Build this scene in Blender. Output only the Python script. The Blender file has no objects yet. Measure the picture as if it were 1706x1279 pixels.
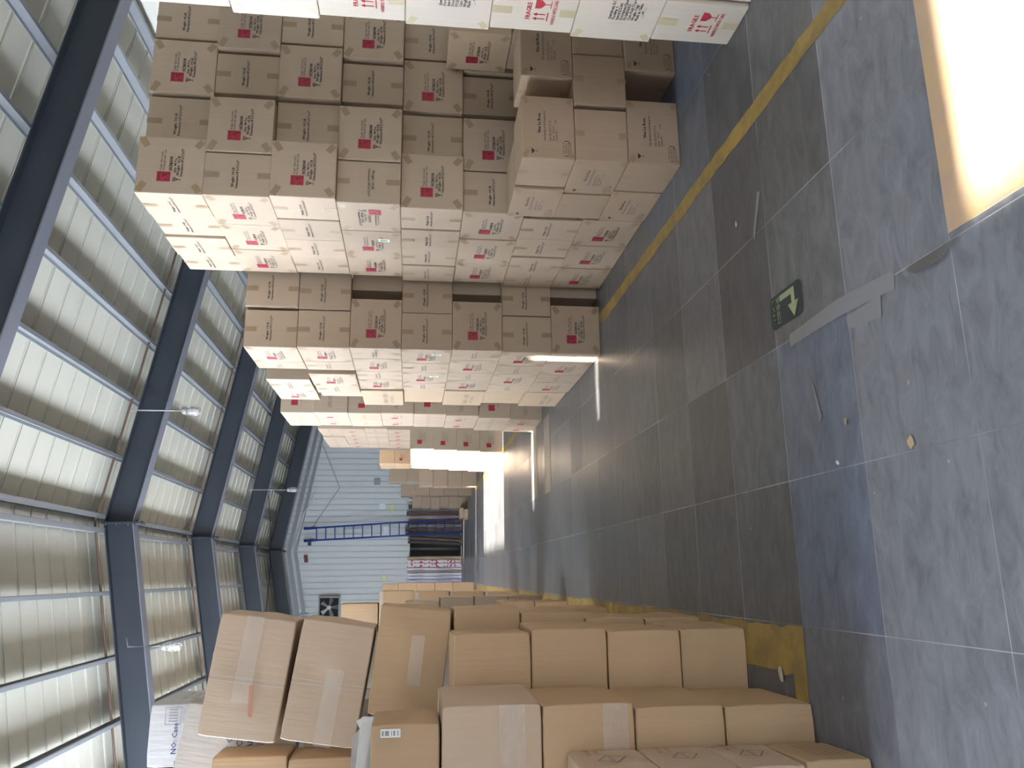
import bpy, bmesh, math, random
from mathutils import Vector, Matrix, Euler
random.seed(7)
S = bpy.context.scene
COL = S.collection
D = bpy.data
R = math.radians

# ------------------------------------------------------------------ materials
def mat(name, base=(0.5, 0.5, 0.5), rough=0.7, metal=0.0, emit=None, estr=0.0):
    m = D.materials.new(name); m.use_nodes = True
    b = m.node_tree.nodes['Principled BSDF']
    b.inputs['Base Color'].default_value = (*base, 1)
    b.inputs['Roughness'].default_value = rough
    b.inputs['Metallic'].default_value = metal
    if emit:
        b.inputs['Emission Color'].default_value = (*emit, 1)
        b.inputs['Emission Strength'].default_value = estr
    return m

def nd(m, t, **kw):
    n = m.node_tree.nodes.new(t)
    for k, v in kw.items(): setattr(n, k, v)
    return n

def lk(m, a, b): m.node_tree.links.new(a, b)

def kraft(name, base, vary=0.10, streak=0.05, crease=0.0, rough=0.62):
    """corrugated board: per-box tint, soft blotches, fine vertical streaks"""
    m = mat(name, base, rough)
    b = m.node_tree.nodes['Principled BSDF']
    b.inputs['Specular IOR Level'].default_value = 0.3
    tc = nd(m, 'ShaderNodeTexCoord')
    oi = nd(m, 'ShaderNodeObjectInfo')
    n1 = nd(m, 'ShaderNodeTexNoise'); n1.inputs['Scale'].default_value = 3.0; n1.inputs['Detail'].default_value = 3
    lk(m, tc.outputs['Object'], n1.inputs['Vector'])
    mp = nd(m, 'ShaderNodeMapping'); mp.inputs['Scale'].default_value = (90, 90, 2.5)
    lk(m, tc.outputs['Object'], mp.inputs['Vector'])
    n2 = nd(m, 'ShaderNodeTexNoise'); n2.inputs['Scale'].default_value = 1.0; n2.inputs['Detail'].default_value = 2
    lk(m, mp.outputs['Vector'], n2.inputs['Vector'])
    a1 = nd(m, 'ShaderNodeMath', operation='MULTIPLY_ADD'); a1.inputs[1].default_value = vary; a1.inputs[2].default_value = 1 - vary * 0.5
    lk(m, oi.outputs['Random'], a1.inputs[0])
    a2 = nd(m, 'ShaderNodeMath', operation='MULTIPLY_ADD'); a2.inputs[1].default_value = 0.14; a2.inputs[2].default_value = -0.07
    lk(m, n1.outputs['Fac'], a2.inputs[0])
    a3 = nd(m, 'ShaderNodeMath', operation='MULTIPLY_ADD'); a3.inputs[1].default_value = streak * 2; a3.inputs[2].default_value = -streak
    lk(m, n2.outputs['Fac'], a3.inputs[0])
    s1 = nd(m, 'ShaderNodeMath', operation='ADD'); lk(m, a1.outputs[0], s1.inputs[0]); lk(m, a2.outputs[0], s1.inputs[1])
    s2 = nd(m, 'ShaderNodeMath', operation='ADD'); lk(m, s1.outputs[0], s2.inputs[0]); lk(m, a3.outputs[0], s2.inputs[1])
    mx = nd(m, 'ShaderNodeVectorMath', operation='SCALE'); mx.inputs[0].default_value = base
    lk(m, s2.outputs[0], mx.inputs['Scale'])
    lk(m, mx.outputs[0], b.inputs['Base Color'])
    bp = nd(m, 'ShaderNodeBump'); bp.inputs['Strength'].default_value = 0.12 + crease * 2; bp.inputs['Distance'].default_value = 0.004 + .03 * crease
    if crease:
        mp2 = nd(m, 'ShaderNodeMapping'); mp2.inputs['Scale'].default_value = (40, 40, 3.0)
        lk(m, tc.outputs['Object'], mp2.inputs['Vector'])
        n3 = nd(m, 'ShaderNodeTexNoise'); n3.inputs['Scale'].default_value = 1.0; n3.inputs['Detail'].default_value = 4
        lk(m, mp2.outputs['Vector'], n3.inputs['Vector']); lk(m, n3.outputs['Fac'], bp.inputs['Height'])
    else:
        lk(m, n2.outputs['Fac'], bp.inputs['Height'])
    lk(m, bp.outputs['Normal'], b.inputs['Normal'])
    return m

M = {}
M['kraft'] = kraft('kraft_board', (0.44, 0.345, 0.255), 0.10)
M['kraft_pale'] = kraft('pale_board', (0.60, 0.54, 0.46), 0.06)
M['kraft_rose'] = kraft('rose_kraft_board', (0.40, 0.295, 0.21), 0.08)
M['kraft_tan'] = kraft('tan_board', (0.45, 0.34, 0.23), 0.08)
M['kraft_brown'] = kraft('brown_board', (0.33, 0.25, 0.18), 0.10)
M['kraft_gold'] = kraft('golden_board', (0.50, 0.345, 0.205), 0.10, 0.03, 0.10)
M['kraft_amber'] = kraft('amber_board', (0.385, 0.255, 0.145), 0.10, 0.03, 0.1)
M['kraft_pink'] = kraft('pinkish_board', (0.54, 0.41, 0.30), 0.05, 0.03, 0.10)
M['kraft_grey'] = kraft('greyish_board', (0.50, 0.45, 0.40), 0.06, 0.04, 0.12)
M['kraft_white_and_lit'] = kraft('white_and_lit_board', (0.62, 0.60, 0.59), 0.05, 0.03, 0.13)  # kraft with window light painted in as white; also the flap's own white
M['tape'] = mat('parcel_tape', (0.315, 0.225, 0.14), 0.30)
M['tape_pale'] = mat('pale_parcel_tape', (0.50, 0.43, 0.28), 0.28)
M['ink'] = mat('black_ink', (0.025, 0.022, 0.03), 0.6)
M['ink_blue'] = mat('blue_ink', (0.05, 0.06, 0.16), 0.6)
M['ink_grey'] = mat('faded_ink', (0.13, 0.10, 0.08), 0.7)
M['ink_red'] = mat('red_ink', (0.45, 0.03, 0.05), 0.6)
M['ink_faded_red'] = mat('faded_red_ink', (0.42, 0.17, 0.10), 0.7)
M['red'] = mat('red_print', (0.36, 0.02, 0.045), 0.55)
M['red_dark'] = mat('dark_red_print', (0.16, 0.012, 0.03), 0.55)
M['sticker'] = mat('white_sticker', (0.75, 0.76, 0.72), 0.4)
M['sticker_green'] = mat('green_print', (0.25, 0.42, 0.25), 0.5)
M['grey_ink'] = mat('grey_print', (0.30, 0.29, 0.28), 0.6)

def clear_tape():
    m = mat('clear_tape', (0.74, 0.66, 0.58), 0.10)
    b = m.node_tree.nodes['Principled BSDF']
    b.inputs['Alpha'].default_value = 0.33
    tc = nd(m, 'ShaderNodeTexCoord')
    n = nd(m, 'ShaderNodeTexNoise'); n.inputs['Scale'].default_value = 22; n.inputs['Detail'].default_value = 4
    lk(m, tc.outputs['Object'], n.inputs['Vector'])
    bp = nd(m, 'ShaderNodeBump'); bp.inputs['Strength'].default_value = 1.0; bp.inputs['Distance'].default_value = 0.012
    lk(m, n.outputs['Fac'], bp.inputs['Height']); lk(m, bp.outputs['Normal'], b.inputs['Normal'])
    return m
M['clear'] = clear_tape()

def metal_sheet(name, base, rough, var=0.05, spec=0.5):
    m = mat(name, base, rough)
    b = m.node_tree.nodes['Principled BSDF']
    tc = nd(m, 'ShaderNodeTexCoord')
    n = nd(m, 'ShaderNodeTexNoise'); n.inputs['Scale'].default_value = 1.3; n.inputs['Detail'].default_value = 5
    lk(m, tc.outputs['Object'], n.inputs['Vector'])
    a = nd(m, 'ShaderNodeMath', operation='MULTIPLY_ADD'); a.inputs[1].default_value = var * 2; a.inputs[2].default_value = 1 - var
    lk(m, n.outputs['Fac'], a.inputs[0])
    mx = nd(m, 'ShaderNodeVectorMath', operation='SCALE'); mx.inputs[0].default_value = base
    lk(m, a.outputs[0], mx.inputs['Scale']); lk(m, mx.outputs[0], b.inputs['Base Color'])
    b.inputs['Specular IOR Level'].default_value = spec
    return m
M['roof'] = metal_sheet('cream_roof_sheet', (0.56, 0.55, 0.47), 0.5, 0.08)
M['siding'] = metal_sheet('pale_siding', (0.56, 0.60, 0.60), 0.42, 0.05)
M['wall'] = metal_sheet('cream_wall_sheet', (0.55, 0.54, 0.48), 0.55, 0.06)
M['beam'] = metal_sheet('dark_blue_grey_paint', (0.030, 0.037, 0.048), 0.5, 0.1)
M['flange'] = metal_sheet('grey_paint', (0.16, 0.165, 0.20), 0.5, 0.06)
M['galv'] = metal_sheet('galvanised_steel', (0.27, 0.285, 0.305), 0.40, 0.12)
M['galv'].node_tree.nodes['Principled BSDF'].inputs['Metallic'].default_value = 0.35
M['conduit'] = mat('brown_conduit', (0.12, 0.075, 0.055), 0.45)
M['wire'] = mat('grey_wire', (0.35, 0.35, 0.34), 0.5)
M['wire_dark'] = mat('dark_rod', (0.03, 0.03, 0.03), 0.5)
M['white_wire'] = mat('white_wire', (0.7, 0.7, 0.7), 0.5)
M['cage'] = mat('wire_cage', (0.62, 0.62, 0.60), 0.3, 0.6)
M['blue'] = mat('blue_enamel', (0.012, 0.045, 0.28), 0.4)
M['yellow'] = None
M['black'] = mat('dark_void', (0.012, 0.012, 0.014), 0.8)
M['rust'] = mat('rusty_block', (0.16, 0.05, 0.03), 0.8)
M['fanmetal'] = mat('fan_metal', (0.45, 0.45, 0.45), 0.4, 0.5)
M['paper'] = mat('paper', (0.72, 0.76, 0.8), 0.7)
M['paper_y'] = mat('yellow_paper', (0.62, 0.60, 0.30), 0.7)
M['chip'] = mat('card_scrap', (0.55, 0.42, 0.26), 0.8)
M['chipw'] = mat('pale_scrap', (0.7, 0.68, 0.62), 0.8)

def glass():
    m = mat('bulb_glass', (0.9, 0.9, 0.9), 0.05)
    b = m.node_tree.nodes['Principled BSDF']
    b.inputs['Transmission Weight'].default_value = 0.6
    return m
M['bulb'] = glass()

def paint(name, base, wear):
    m = mat(name, base, 0.5)
    b = m.node_tree.nodes['Principled BSDF']
    tc = nd(m, 'ShaderNodeTexCoord')
    n = nd(m, 'ShaderNodeTexNoise'); n.inputs['Scale'].default_value = 5; n.inputs['Detail'].default_value = 8; n.inputs['Roughness'].default_value = 0.7
    lk(m, tc.outputs['Object'], n.inputs['Vector'])
    r = nd(m, 'ShaderNodeValToRGB')
    r.color_ramp.elements[0].position = 0.36; r.color_ramp.elements[0].color = (base[0] * wear, base[1] * wear, base[2] * wear * 1.4, 1)
    r.color_ramp.elements[1].position = 0.58; r.color_ramp.elements[1].color = (*base, 1)
    lk(m, n.outputs['Fac'], r.inputs['Fac']); lk(m, r.outputs['Color'], b.inputs['Base Color'])
    return m
M['yellow'] = paint('yellow_floor_paint', (0.40, 0.275, 0.075), 0.62)
M['cream_paint'] = paint('cream_floor_paint', (0.40, 0.345, 0.24), 0.85)
M['sheet_orange'] = paint('tan_hardboard', (0.66, 0.46, 0.26), 0.9)
M['floor_tape'] = mat('floor_tape', (0.27, 0.275, 0.295), 0.35)

# floor tiles: per-tile tint / roughness / blueness, partly sky reflection and door light painted in
def floor_mat():
    m = mat('grey_floor_tile', (0.12, 0.12, 0.13), 0.4)
    b = m.node_tree.nodes['Principled BSDF']
    at = nd(m, 'ShaderNodeAttribute', attribute_name='tile')
    sp = nd(m, 'ShaderNodeSeparateColor'); lk(m, at.outputs['Color'], sp.inputs['Color'])
    tc = nd(m, 'ShaderNodeTexCoord')
    mp = nd(m, 'ShaderNodeMapping'); mp.inputs['Rotation'].default_value = (0, 0, 0.7); mp.inputs['Scale'].default_value = (1.0, 2.4, 1)
    lk(m, tc.outputs['Object'], mp.inputs['Vector'])
    n = nd(m, 'ShaderNodeTexNoise'); n.inputs['Scale'].default_value = 5.5; n.inputs['Detail'].default_value = 9; n.inputs['Roughness'].default_value = 0.66
    n.inputs['Distortion'].default_value = 0.8
    lk(m, mp.outputs['Vector'], n.inputs['Vector'])
    r = nd(m, 'ShaderNodeValToRGB')
    r.color_ramp.elements[0].position = 0.3; r.color_ramp.elements[0].color = (0.72, 0.72, 0.72, 1)
    r.color_ramp.elements[1].position = 0.72; r.color_ramp.elements[1].color = (1.42, 1.42, 1.42, 1)
    lk(m, n.outputs['Fac'], r.inputs['Fac'])
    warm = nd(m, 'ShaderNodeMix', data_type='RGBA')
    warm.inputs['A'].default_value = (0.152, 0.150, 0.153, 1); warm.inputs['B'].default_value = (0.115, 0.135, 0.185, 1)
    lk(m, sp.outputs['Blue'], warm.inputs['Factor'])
    m1 = nd(m, 'ShaderNodeMix', data_type='RGBA', blend_type='MULTIPLY'); m1.inputs['Factor'].default_value = 1
    lk(m, warm.outputs['Result'], m1.inputs['A']); lk(m, r.outputs['Color'], m1.inputs['B'])
    m2 = nd(m, 'ShaderNodeVectorMath', operation='SCALE')
    lk(m, m1.outputs['Result'], m2.inputs[0]); lk(m, sp.outputs['Red'], m2.inputs['Scale'])
    # white flecks of paint and dust
    v = nd(m, 'ShaderNodeTexVoronoi'); v.inputs['Scale'].default_value = 4.2; v.inputs['Randomness'].default_value = 1
    lk(m, tc.outputs['Object'], v.inputs['Vector'])
    n4 = nd(m, 'ShaderNodeTexNoise'); n4.inputs['Scale'].default_value = 60
    lk(m, tc.outputs['Object'], n4.inputs['Vector'])
    q = nd(m, 'ShaderNodeMath', operation='MULTIPLY_ADD'); q.inputs[1].default_value = 0.05; lk(m, n4.outputs['Fac'], q.inputs[0]); lk(m, v.outputs['Distance'], q.inputs[2])
    lt = nd(m, 'ShaderNodeMath', operation='LESS_THAN'); lt.inputs[1].default_value = 0.050; lk(m, q.outputs[0], lt.inputs[0])
    fm = nd(m, 'ShaderNodeMath', operation='MULTIPLY'); fm.inputs[1].default_value = 0.55; lk(m, lt.outputs[0], fm.inputs[0])
    m3 = nd(m, 'ShaderNodeMix', data_type='RGBA'); m3.inputs['B'].default_value = (0.5, 0.5, 0.5, 1)
    lk(m, fm.outputs[0], m3.inputs['Factor']); lk(m, m2.outputs[0], m3.inputs['A'])
    # joints
    sx = nd(m, 'ShaderNodeSeparateXYZ'); lk(m, tc.outputs['Object'], sx.inputs[0])
    def line(axis, off, step, w):
        a = nd(m, 'ShaderNodeMath', operation='SUBTRACT'); a.inputs[1].default_value = off - step * 200; lk(m, sx.outputs[axis], a.inputs[0])
        md = nd(m, 'ShaderNodeMath', operation='MODULO'); md.inputs[1].default_value = step; lk(m, a.outputs[0], md.inputs[0])
        c = nd(m, 'ShaderNodeMath', operation='SUBTRACT'); c.inputs[1].default_value = step / 2; lk(m, md.outputs[0], c.inputs[0])
        ab = nd(m, 'ShaderNodeMath', operation='ABSOLUTE'); lk(m, c.outputs[0], ab.inputs[0])
        g = nd(m, 'ShaderNodeMath', operation='GREATER_THAN'); g.inputs[1].default_value = step / 2 - w; lk(m, ab.outputs[0], g.inputs[0])
        return g
    gx = line('X', TX0, TSX, 0.0016); gy = line('Y', TY0, TSY, 0.0016)
    mxm = nd(m, 'ShaderNodeMath', operation='MAXIMUM'); lk(m, gx.outputs[0], mxm.inputs[0]); lk(m, gy.outputs[0], mxm.inputs[1])
    n5 = nd(m, 'ShaderNodeTexNoise'); n5.inputs['Scale'].default_value = 1.7; lk(m, tc.outputs['Object'], n5.inputs['Vector'])
    jr = nd(m, 'ShaderNodeValToRGB'); jr.color_ramp.elements[0].position = 0.4; jr.color_ramp.elements[0].color = (0.20, 0.20, 0.21, 1)
    jr.color_ramp.elements[1].position = 0.6; jr.color_ramp.elements[1].color = (0.55, 0.56, 0.58, 1)
    lk(m, n5.outputs['Fac'], jr.inputs['Fac'])
    m4 = nd(m, 'ShaderNodeMix', data_type='RGBA'); lk(m, mxm.outputs[0], m4.inputs['Factor']); lk(m, m3.outputs['Result'], m4.inputs['A']); lk(m, jr.outputs['Color'], m4.inputs['B'])
    lk(m, m4.outputs['Result'], b.inputs['Base Color'])
    ra = nd(m, 'ShaderNodeMath', operation='MULTIPLY_ADD'); ra.inputs[1].default_value = 0.16; lk(m, n.outputs['Fac'], ra.inputs[0]); lk(m, sp.outputs['Green'], ra.inputs[2])
    lk(m, ra.outputs[0], b.inputs['Roughness'])
    bp = nd(m, 'ShaderNodeBump'); bp.inputs['Strength'].default_value = 0.08; bp.inputs['Distance'].default_value = 0.01
    lk(m, n.outputs['Fac'], bp.inputs['Height']); lk(m, bp.outputs['Normal'], b.inputs['Normal'])
    return m
TX0, TSX, TY0, TSY = 0.378, 0.60, 2.068, 0.592
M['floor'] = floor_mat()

# ------------------------------------------------------------------ mesh helpers
def new_mesh(name, bm, mats):
    me = D.meshes.new(name); bm.to_mesh(me); bm.free()
    for m in (mats if isinstance(mats, (list, tuple)) else [mats]): me.materials.append(m)
    return me

def link(name, me, parent=None, loc=(0, 0, 0), rot=(0, 0, 0)):
    o = D.objects.new(name, me); COL.objects.link(o)
    o.location = loc; o.rotation_euler = rot
    if parent: o.parent = parent
    return o

LABELS = {}
def tag(o, label, cat, group=None):
    n = len(label.split())
    if n > 16 or n < 4: print('LABEL LENGTH', n, label)
    if label in LABELS: print('LABEL REPEAT', label)
    LABELS[label] = 1
    o['label'] = label; o['category'] = cat
    if group: o['group'] = group
    return o

def structure(name, bm, m):
    o = link(name, new_mesh(name, bm, m)); o['kind'] = 'structure'
    return o

def add_box(bm, x0, y0, z0, x1, y1, z1, mi=0):
    vs = [bm.verts.new(p) for p in ((x0, y0, z0), (x1, y0, z0), (x1, y1, z0), (x0, y1, z0), (x0, y0, z1), (x1, y0, z1), (x1, y1, z1), (x0, y1, z1))]
    for f in ((0, 3, 2, 1), (4, 5, 6, 7), (0, 1, 5, 4), (1, 2, 6, 5), (2, 3, 7, 6), (3, 0, 4, 7)):
        fc = bm.faces.new([vs[i] for i in f]); fc.material_index = mi
    return vs

def add_quad(bm, pts, mi=0):
    f = bm.faces.new([bm.verts.new(p) for p in pts]); f.material_index = mi
    return f

def add_tube(bm, pts, r, n=8, mi=0):
    pts = [Vector(p) for p in pts]; rings = []
    for i, p in enumerate(pts):
        t = (pts[min(i + 1, len(pts) - 1)] - pts[max(i - 1, 0)]).normalized()
        a = t.cross(Vector((0, 0, 1)))
        if a.length < 1e-3: a = t.cross(Vector((1, 0, 0)))
        a.normalize(); b = t.cross(a)
        rings.append([bm.verts.new(p + r * (math.cos(2 * math.pi * k / n) * a + math.sin(2 * math.pi * k / n) * b)) for k in range(n)])
    for i in range(len(rings) - 1):
        for k in range(n):
            f = bm.faces.new((rings[i][k], rings[i][(k + 1) % n], rings[i + 1][(k + 1) % n], rings[i + 1][k])); f.material_index = mi; f.smooth = True
    for rr in (rings[0][::-1], rings[-1]):
        f = bm.faces.new(rr); f.material_index = mi

def add_lathe(bm, prof, n=16, mi=0, c=(0, 0, 0)):
    rings = [[bm.verts.new((c[0] + r * math.cos(2 * math.pi * k / n), c[1] + r * math.sin(2 * math.pi * k / n), c[2] + z)) for k in range(n)] for r, z in prof]
    for i in range(len(rings) - 1):
        for k in range(n):
            f = bm.faces.new((rings[i][k], rings[i][(k + 1) % n], rings[i + 1][(k + 1) % n], rings[i + 1][k])); f.material_index = mi; f.smooth = True

# ------------------------------------------------------------------ printed faces (u right, v up from the face's lower left, metres)
_txt = {}
def text_mesh(s):
    if s in _txt: return _txt[s]
    cu = D.curves.new('lettering', 'FONT'); cu.body = s; cu.resolution_u = 1
    ob = D.objects.new('lettering', cu); COL.objects.link(ob)
    dg = bpy.context.evaluated_depsgraph_get()
    me = D.meshes.new_from_object(ob.evaluated_get(dg))
    D.objects.remove(ob); D.curves.remove(cu)
    xs = [v.co.x for v in me.vertices] or [0, 1]; ys = [v.co.y for v in me.vertices] or [0, 1]
    _txt[s] = ([v.co.to_2d() for v in me.vertices], [tuple(p.vertices) for p in me.polygons], min(xs), max(xs))
    D.meshes.remove(me)
    return _txt[s]

def put_text(bm, s, u0, v0, h, u1=None, mi=0, bold=0.0):
    """one line of text, left edge u0, baseline v0, letter height h, stretched to end at u1"""
    vs, fs, x0, x1 = text_mesh(s)
    sy = h / 0.70
    sx = (u1 - u0) / (x1 - x0) if u1 else sy
    for k in ((0, 1) if bold else (0,)):
        nv = [bm.verts.new((u0 + (p.x - x0) * sx + k * bold, -0.0004 * k, v0 + p.y * sy)) for p in vs]
        for f in fs:
            try:
                fc = bm.faces.new([nv[i] for i in f]); fc.material_index = mi
            except ValueError: pass

def rect(bm, u0, v0, u1, v1, mi=0, y=0.0):
    add_quad(bm, ((u0, y, v0), (u1, y, v0), (u1, y, v1), (u0, y, v1)), mi)

def poly(bm, pts, mi=0, y=0.0):
    add_quad(bm, [(u, y, v) for u, v in pts], mi)

def outline(bm, pts, w, mi=0):
    n = len(pts)
    for i in range(n):
        a = Vector(pts[i]); b = Vector(pts[(i + 1) % n]); t = (b - a).normalized() * w / 2; q = Vector((-t.y, t.x))
        poly(bm, [(a - t - q), (b + t - q), (b + t + q), (a - t + q)], mi)

_faces = {}
def face_parts(kind, w, h):
    """list of (part name, mesh) for one printed face of size w x h; origin at face centre bottom, facing -Y"""
    key = (kind, round(w, 3), round(h, 3))
    if key in _faces: return _faces[key]
    P = []
    U = lambda f: (f - 0.5) * w
    V = lambda f: (1 - f) * h
    def tape(u, v, tw, th, ang, m='tape', name='tape'):
        bm = bmesh.new(); c, s = math.cos(ang), math.sin(ang)
        poly(bm, [(U(u) + x * c - z * s, V(v) + x * s + z * c) for x, z in ((-tw / 2, -th / 2), (tw / 2, -th / 2), (tw / 2, th / 2), (-tw / 2, th / 2))], 0, -0.0005)
        P.append((name, new_mesh(name, bm, M[m])))
    def corners(tw, th, ang, m='tape'):
        ex = abs(tw / 2 * math.cos(ang)) + abs(th / 2 * math.sin(ang)); ez = abs(tw / 2 * math.sin(ang)) + abs(th / 2 * math.cos(ang))
        for q, (sx, sz) in enumerate(((-1, 1), (1, 1), (-1, -1), (1, -1))):
            a = ang * (.85 + .1 * q) * (-1 if sx * sz < 0 else 1)
            tape((w / 2 - ex - .001) * sx / w + .5, 1 - ((h / 2 - ez - .001) * sz + h / 2) / h, tw * (1 - .06 * q), th, a, m)
    base, _, flip = kind.partition('-')
    if base == 'mark':
        bm = bmesh.new()
        rect(bm, U(.21), V(.51), U(.385), V(.31), 0)
        for u, v, r in ((.235, .34, .010), (.285, .34, .010), (.335, .34, .010), (.335, .40, .009), (.24, .44, .008)):
            rect(bm, U(u), V(v) - r, U(u) + r, V(v) + r * .6, 1, -.0004)
        poly(bm, [(U(.29), V(.40)), (U(.31), V(.385)), (U(.365), V(.475)), (U(.35), V(.485))], 1, -.0004)
        P.append(('red_square', new_mesh('red_square', bm, [M['red'], M['red_dark']])))
        bm = bmesh.new()
        put_text(bm, 'Fragile Glass inside,', U(.41), V(.375), .015, U(.75))
        put_text(bm, 'Pls Handle with Care', U(.41), V(.42), .015, U(.78))
        P.append(('handling_text', new_mesh('handling_text', bm, M['ink'])))
        bm = bmesh.new()
        put_text(bm, 'HCN0104', U(.41), V(.53), .023, U(.65), 0, .0028)
        put_text(bm, 'WG', U(.215), V(.585), .018, U(.285), 0, .0028)
        put_text(bm, 'Qty: 48 Pcs', U(.37), V(.585), .016, U(.63), 0, .0015)
        put_text(bm, 'Weight: 14 LB', U(.32), V(.635), .018, U(.67), 0, .0015)
        put_text(bm, 'Dimension:18"x12"x17"', U(.31), V(.685), .018, U(.80), 0, .0012)
        put_text(bm, 'Y', U(.225), V(.64), .024, U(.275), 0, .003); rect(bm, U(.23), V(.66), U(.27), V(.652))
        P.append(('lettering', new_mesh('lettering', bm, M['ink'])))
        corners(.075, .043, .6)
    elif base == 'plain':
        bm = bmesh.new()
        put_text(bm, 'Weight: 14 LB', U(.20), V(.455), .018, U(.66), 0, .0018)
        put_text(bm, 'Dimension:18"x12"x17"', U(.18), V(.515), .016, U(.84), 0, .0014)
        P.append(('lettering', new_mesh('lettering', bm, M['ink'])))
        tape(.48, .115, .042, .10, 0); tape(.49, .90, .042, .085, 0)
    elif base == 'rose':
        bm = bmesh.new()
        put_text(bm, 'Viva La Rosa', U(.40), V(.36), .020, U(.72), 0, .002)
        put_text(bm, 'Handpainted & Hanging Ind', U(.29), V(.45), .014, U(.76))
        put_text(bm, 'Item No:20211111-2', U(.285), V(.555), .014, U(.61))
        put_text(bm, 'Q,ty:  36 pcs', U(.285), V(.615), .014, U(.52))
        put_text(bm, 'Carton No.:', U(.285), V(.675), .014, U(.46)); put_text(bm, 'of 8', U(.56), V(.66), .012, U(.63))
        P.append(('lettering', new_mesh('lettering', bm, M['ink']))); bm = bmesh.new()
        poly(bm, [(U(.075), V(.165)), (U(.10), V(.19)), (U(.115), V(.165)), (U(.13), V(.19)), (U(.155), V(.165)), (U(.15), V(.205)), (U(.12), V(.235)), (U(.11), V(.235)), (U(.08), V(.205))])
        rect(bm, U(.112), V(.285), U(.118), V(.235)); rect(bm, U(.09), V(.29), U(.14), V(.284))
        P.append(('glass_symbol', new_mesh('glass_symbol', bm, M['ink']))); bm = bmesh.new()
        for v, t, a, b in ((.80, 'THIS SIDE UP', .08, .27), (.845, 'FRAGILE', .10, .25), (.89, 'HANDLE WITH CARE', .08, .27), (.93, 'KEEP DRY', .08, .27)): put_text(bm, t, U(a), V(v), .009, U(b))
        for u in (.05, .285): rect(bm, U(u), V(.90), U(u) + .004, V(.80))
        for u, q in ((.05, .085), (.25, .285)): rect(bm, U(u), V(.90), U(q) + .004, V(.892))
        P.append(('handling_mark', new_mesh('handling_mark', bm, M['ink'])))
        corners(.05, .03, .5)
    elif base == 'rosep':
        tape(.52, .09, .04, .06, 0); tape(.5, .92, .04, .055, 0)
    elif base == 'fragile':
        bm = bmesh.new()
        put_text(bm, 'FRAGILE', U(.30), V(.46), .024, U(.72), 0, .003)
        P.append(('lettering', new_mesh('lettering', bm, M['ink_red']))); bm = bmesh.new()
        poly(bm, [(U(.58), V(.50)), (U(.80), V(.50)), (U(.79), V(.57)), (U(.72), V(.61)), (U(.66), V(.61)), (U(.59), V(.57))])
        rect(bm, U(.68), V(.68), U(.70), V(.61)); rect(bm, U(.60), V(.69), U(.78), V(.68))
        P.append(('glass_symbol', new_mesh('glass_symbol', bm, M['ink_red']))); bm = bmesh.new()
        for a in (.33, .44):
            rect(bm, U(a) - .0035, V(.64), U(a) + .0035, V(.52)); poly(bm, [(U(a) - .012, V(.54)), (U(a) + .012, V(.54)), (U(a), V(.49))])
        rect(bm, U(.28), V(.675), U(.49), V(.66))
        P.append(('arrow_symbol', new_mesh('arrow_symbol', bm, M['ink_red']))); bm = bmesh.new()
        put_text(bm, 'HANDLE WITH CARE', U(.20), V(.76), .018, U(.80), 0, .0015)
        P.append(('lettering', new_mesh('lettering', bm, M['ink_red'])))
        tape(.5, .12, .05, .10, 0, 'tape_pale'); tape(.5, .90, .05, .08, 0, 'tape_pale')
    elif base == 'import':
        bm = bmesh.new()
        for i, (t, a, b) in enumerate((('Quartabeam, LLC', .36, .66), ('Facility 1', .36, .56), ('Item #:QCS-001', .36, .62), ('Description:Classic', .36, .70), ('PO:QA0202027', .36, .62), ('Case Pack:12 pcs', .36, .70), ('Weight: 9 kgs', .36, .62), ('Made in China', .36, .64), ('__of__', .40, .58))):
            put_text(bm, t, U(a), V(.42 + i * .047), .0155, U(b), 0, .002)
        P.append(('lettering', new_mesh('lettering', bm, M['ink'])))
        corners(.06, .035, .55, 'tape_pale')
    elif base == 'mini':            # far cartons: the same red mark and two text blocks
        bm = bmesh.new(); rect(bm, U(.21), V(.51), U(.385), V(.31)); P.append(('red_square', new_mesh('red_square', bm, M['red'])))
        bm = bmesh.new()
        put_text(bm, 'HCN0104', U(.41), V(.53), .026, U(.65)); put_text(bm, 'Weight: 14 LB', U(.32), V(.635), .02, U(.67)); put_text(bm, 'Fragile Glass inside', U(.41), V(.42), .018, U(.78))
        P.append(('lettering', new_mesh('lettering', bm, M['ink_grey'])))
    elif base == 'mplain':
        bm = bmesh.new(); put_text(bm, 'Weight: 14 LB', U(.20), V(.455), .02, U(.66)); put_text(bm, 'Dimension:18"x12"x17"', U(.18), V(.515), .018, U(.84))
        P.append(('lettering', new_mesh('lettering', bm, M['ink_grey'])))
    elif base == 'digits':
        bm = bmesh.new(); put_text(bm, 'C/NO: 1-350', U(.12), V(.62), .05, U(.80)); put_text(bm, 'QTY: 24 PCS', U(.2), V(.75), .03, U(.65))
        P.append(('lettering', new_mesh('lettering', bm, M['ink_grey'])))
    elif base == 'slip':            # small white label with a green print
        bm = bmesh.new(); rect(bm, U(.60), V(.80), U(.72), V(.60), 0); rect(bm, U(.63), V(.76), U(.69), V(.64), 1, -.0004)
        P.append(('sticker', new_mesh('sticker', bm, [M['sticker'], M['sticker_green']])))
    elif base == 'tag':             # long shipping label with printed lines
        bm = bmesh.new(); rect(bm, U(.50), V(.22), U(.50) + .05, V(.22) + .13, 0)
        P.append(('sticker', new_mesh('sticker', bm, M['sticker'])))
    _faces[key] = P
    return P

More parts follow.
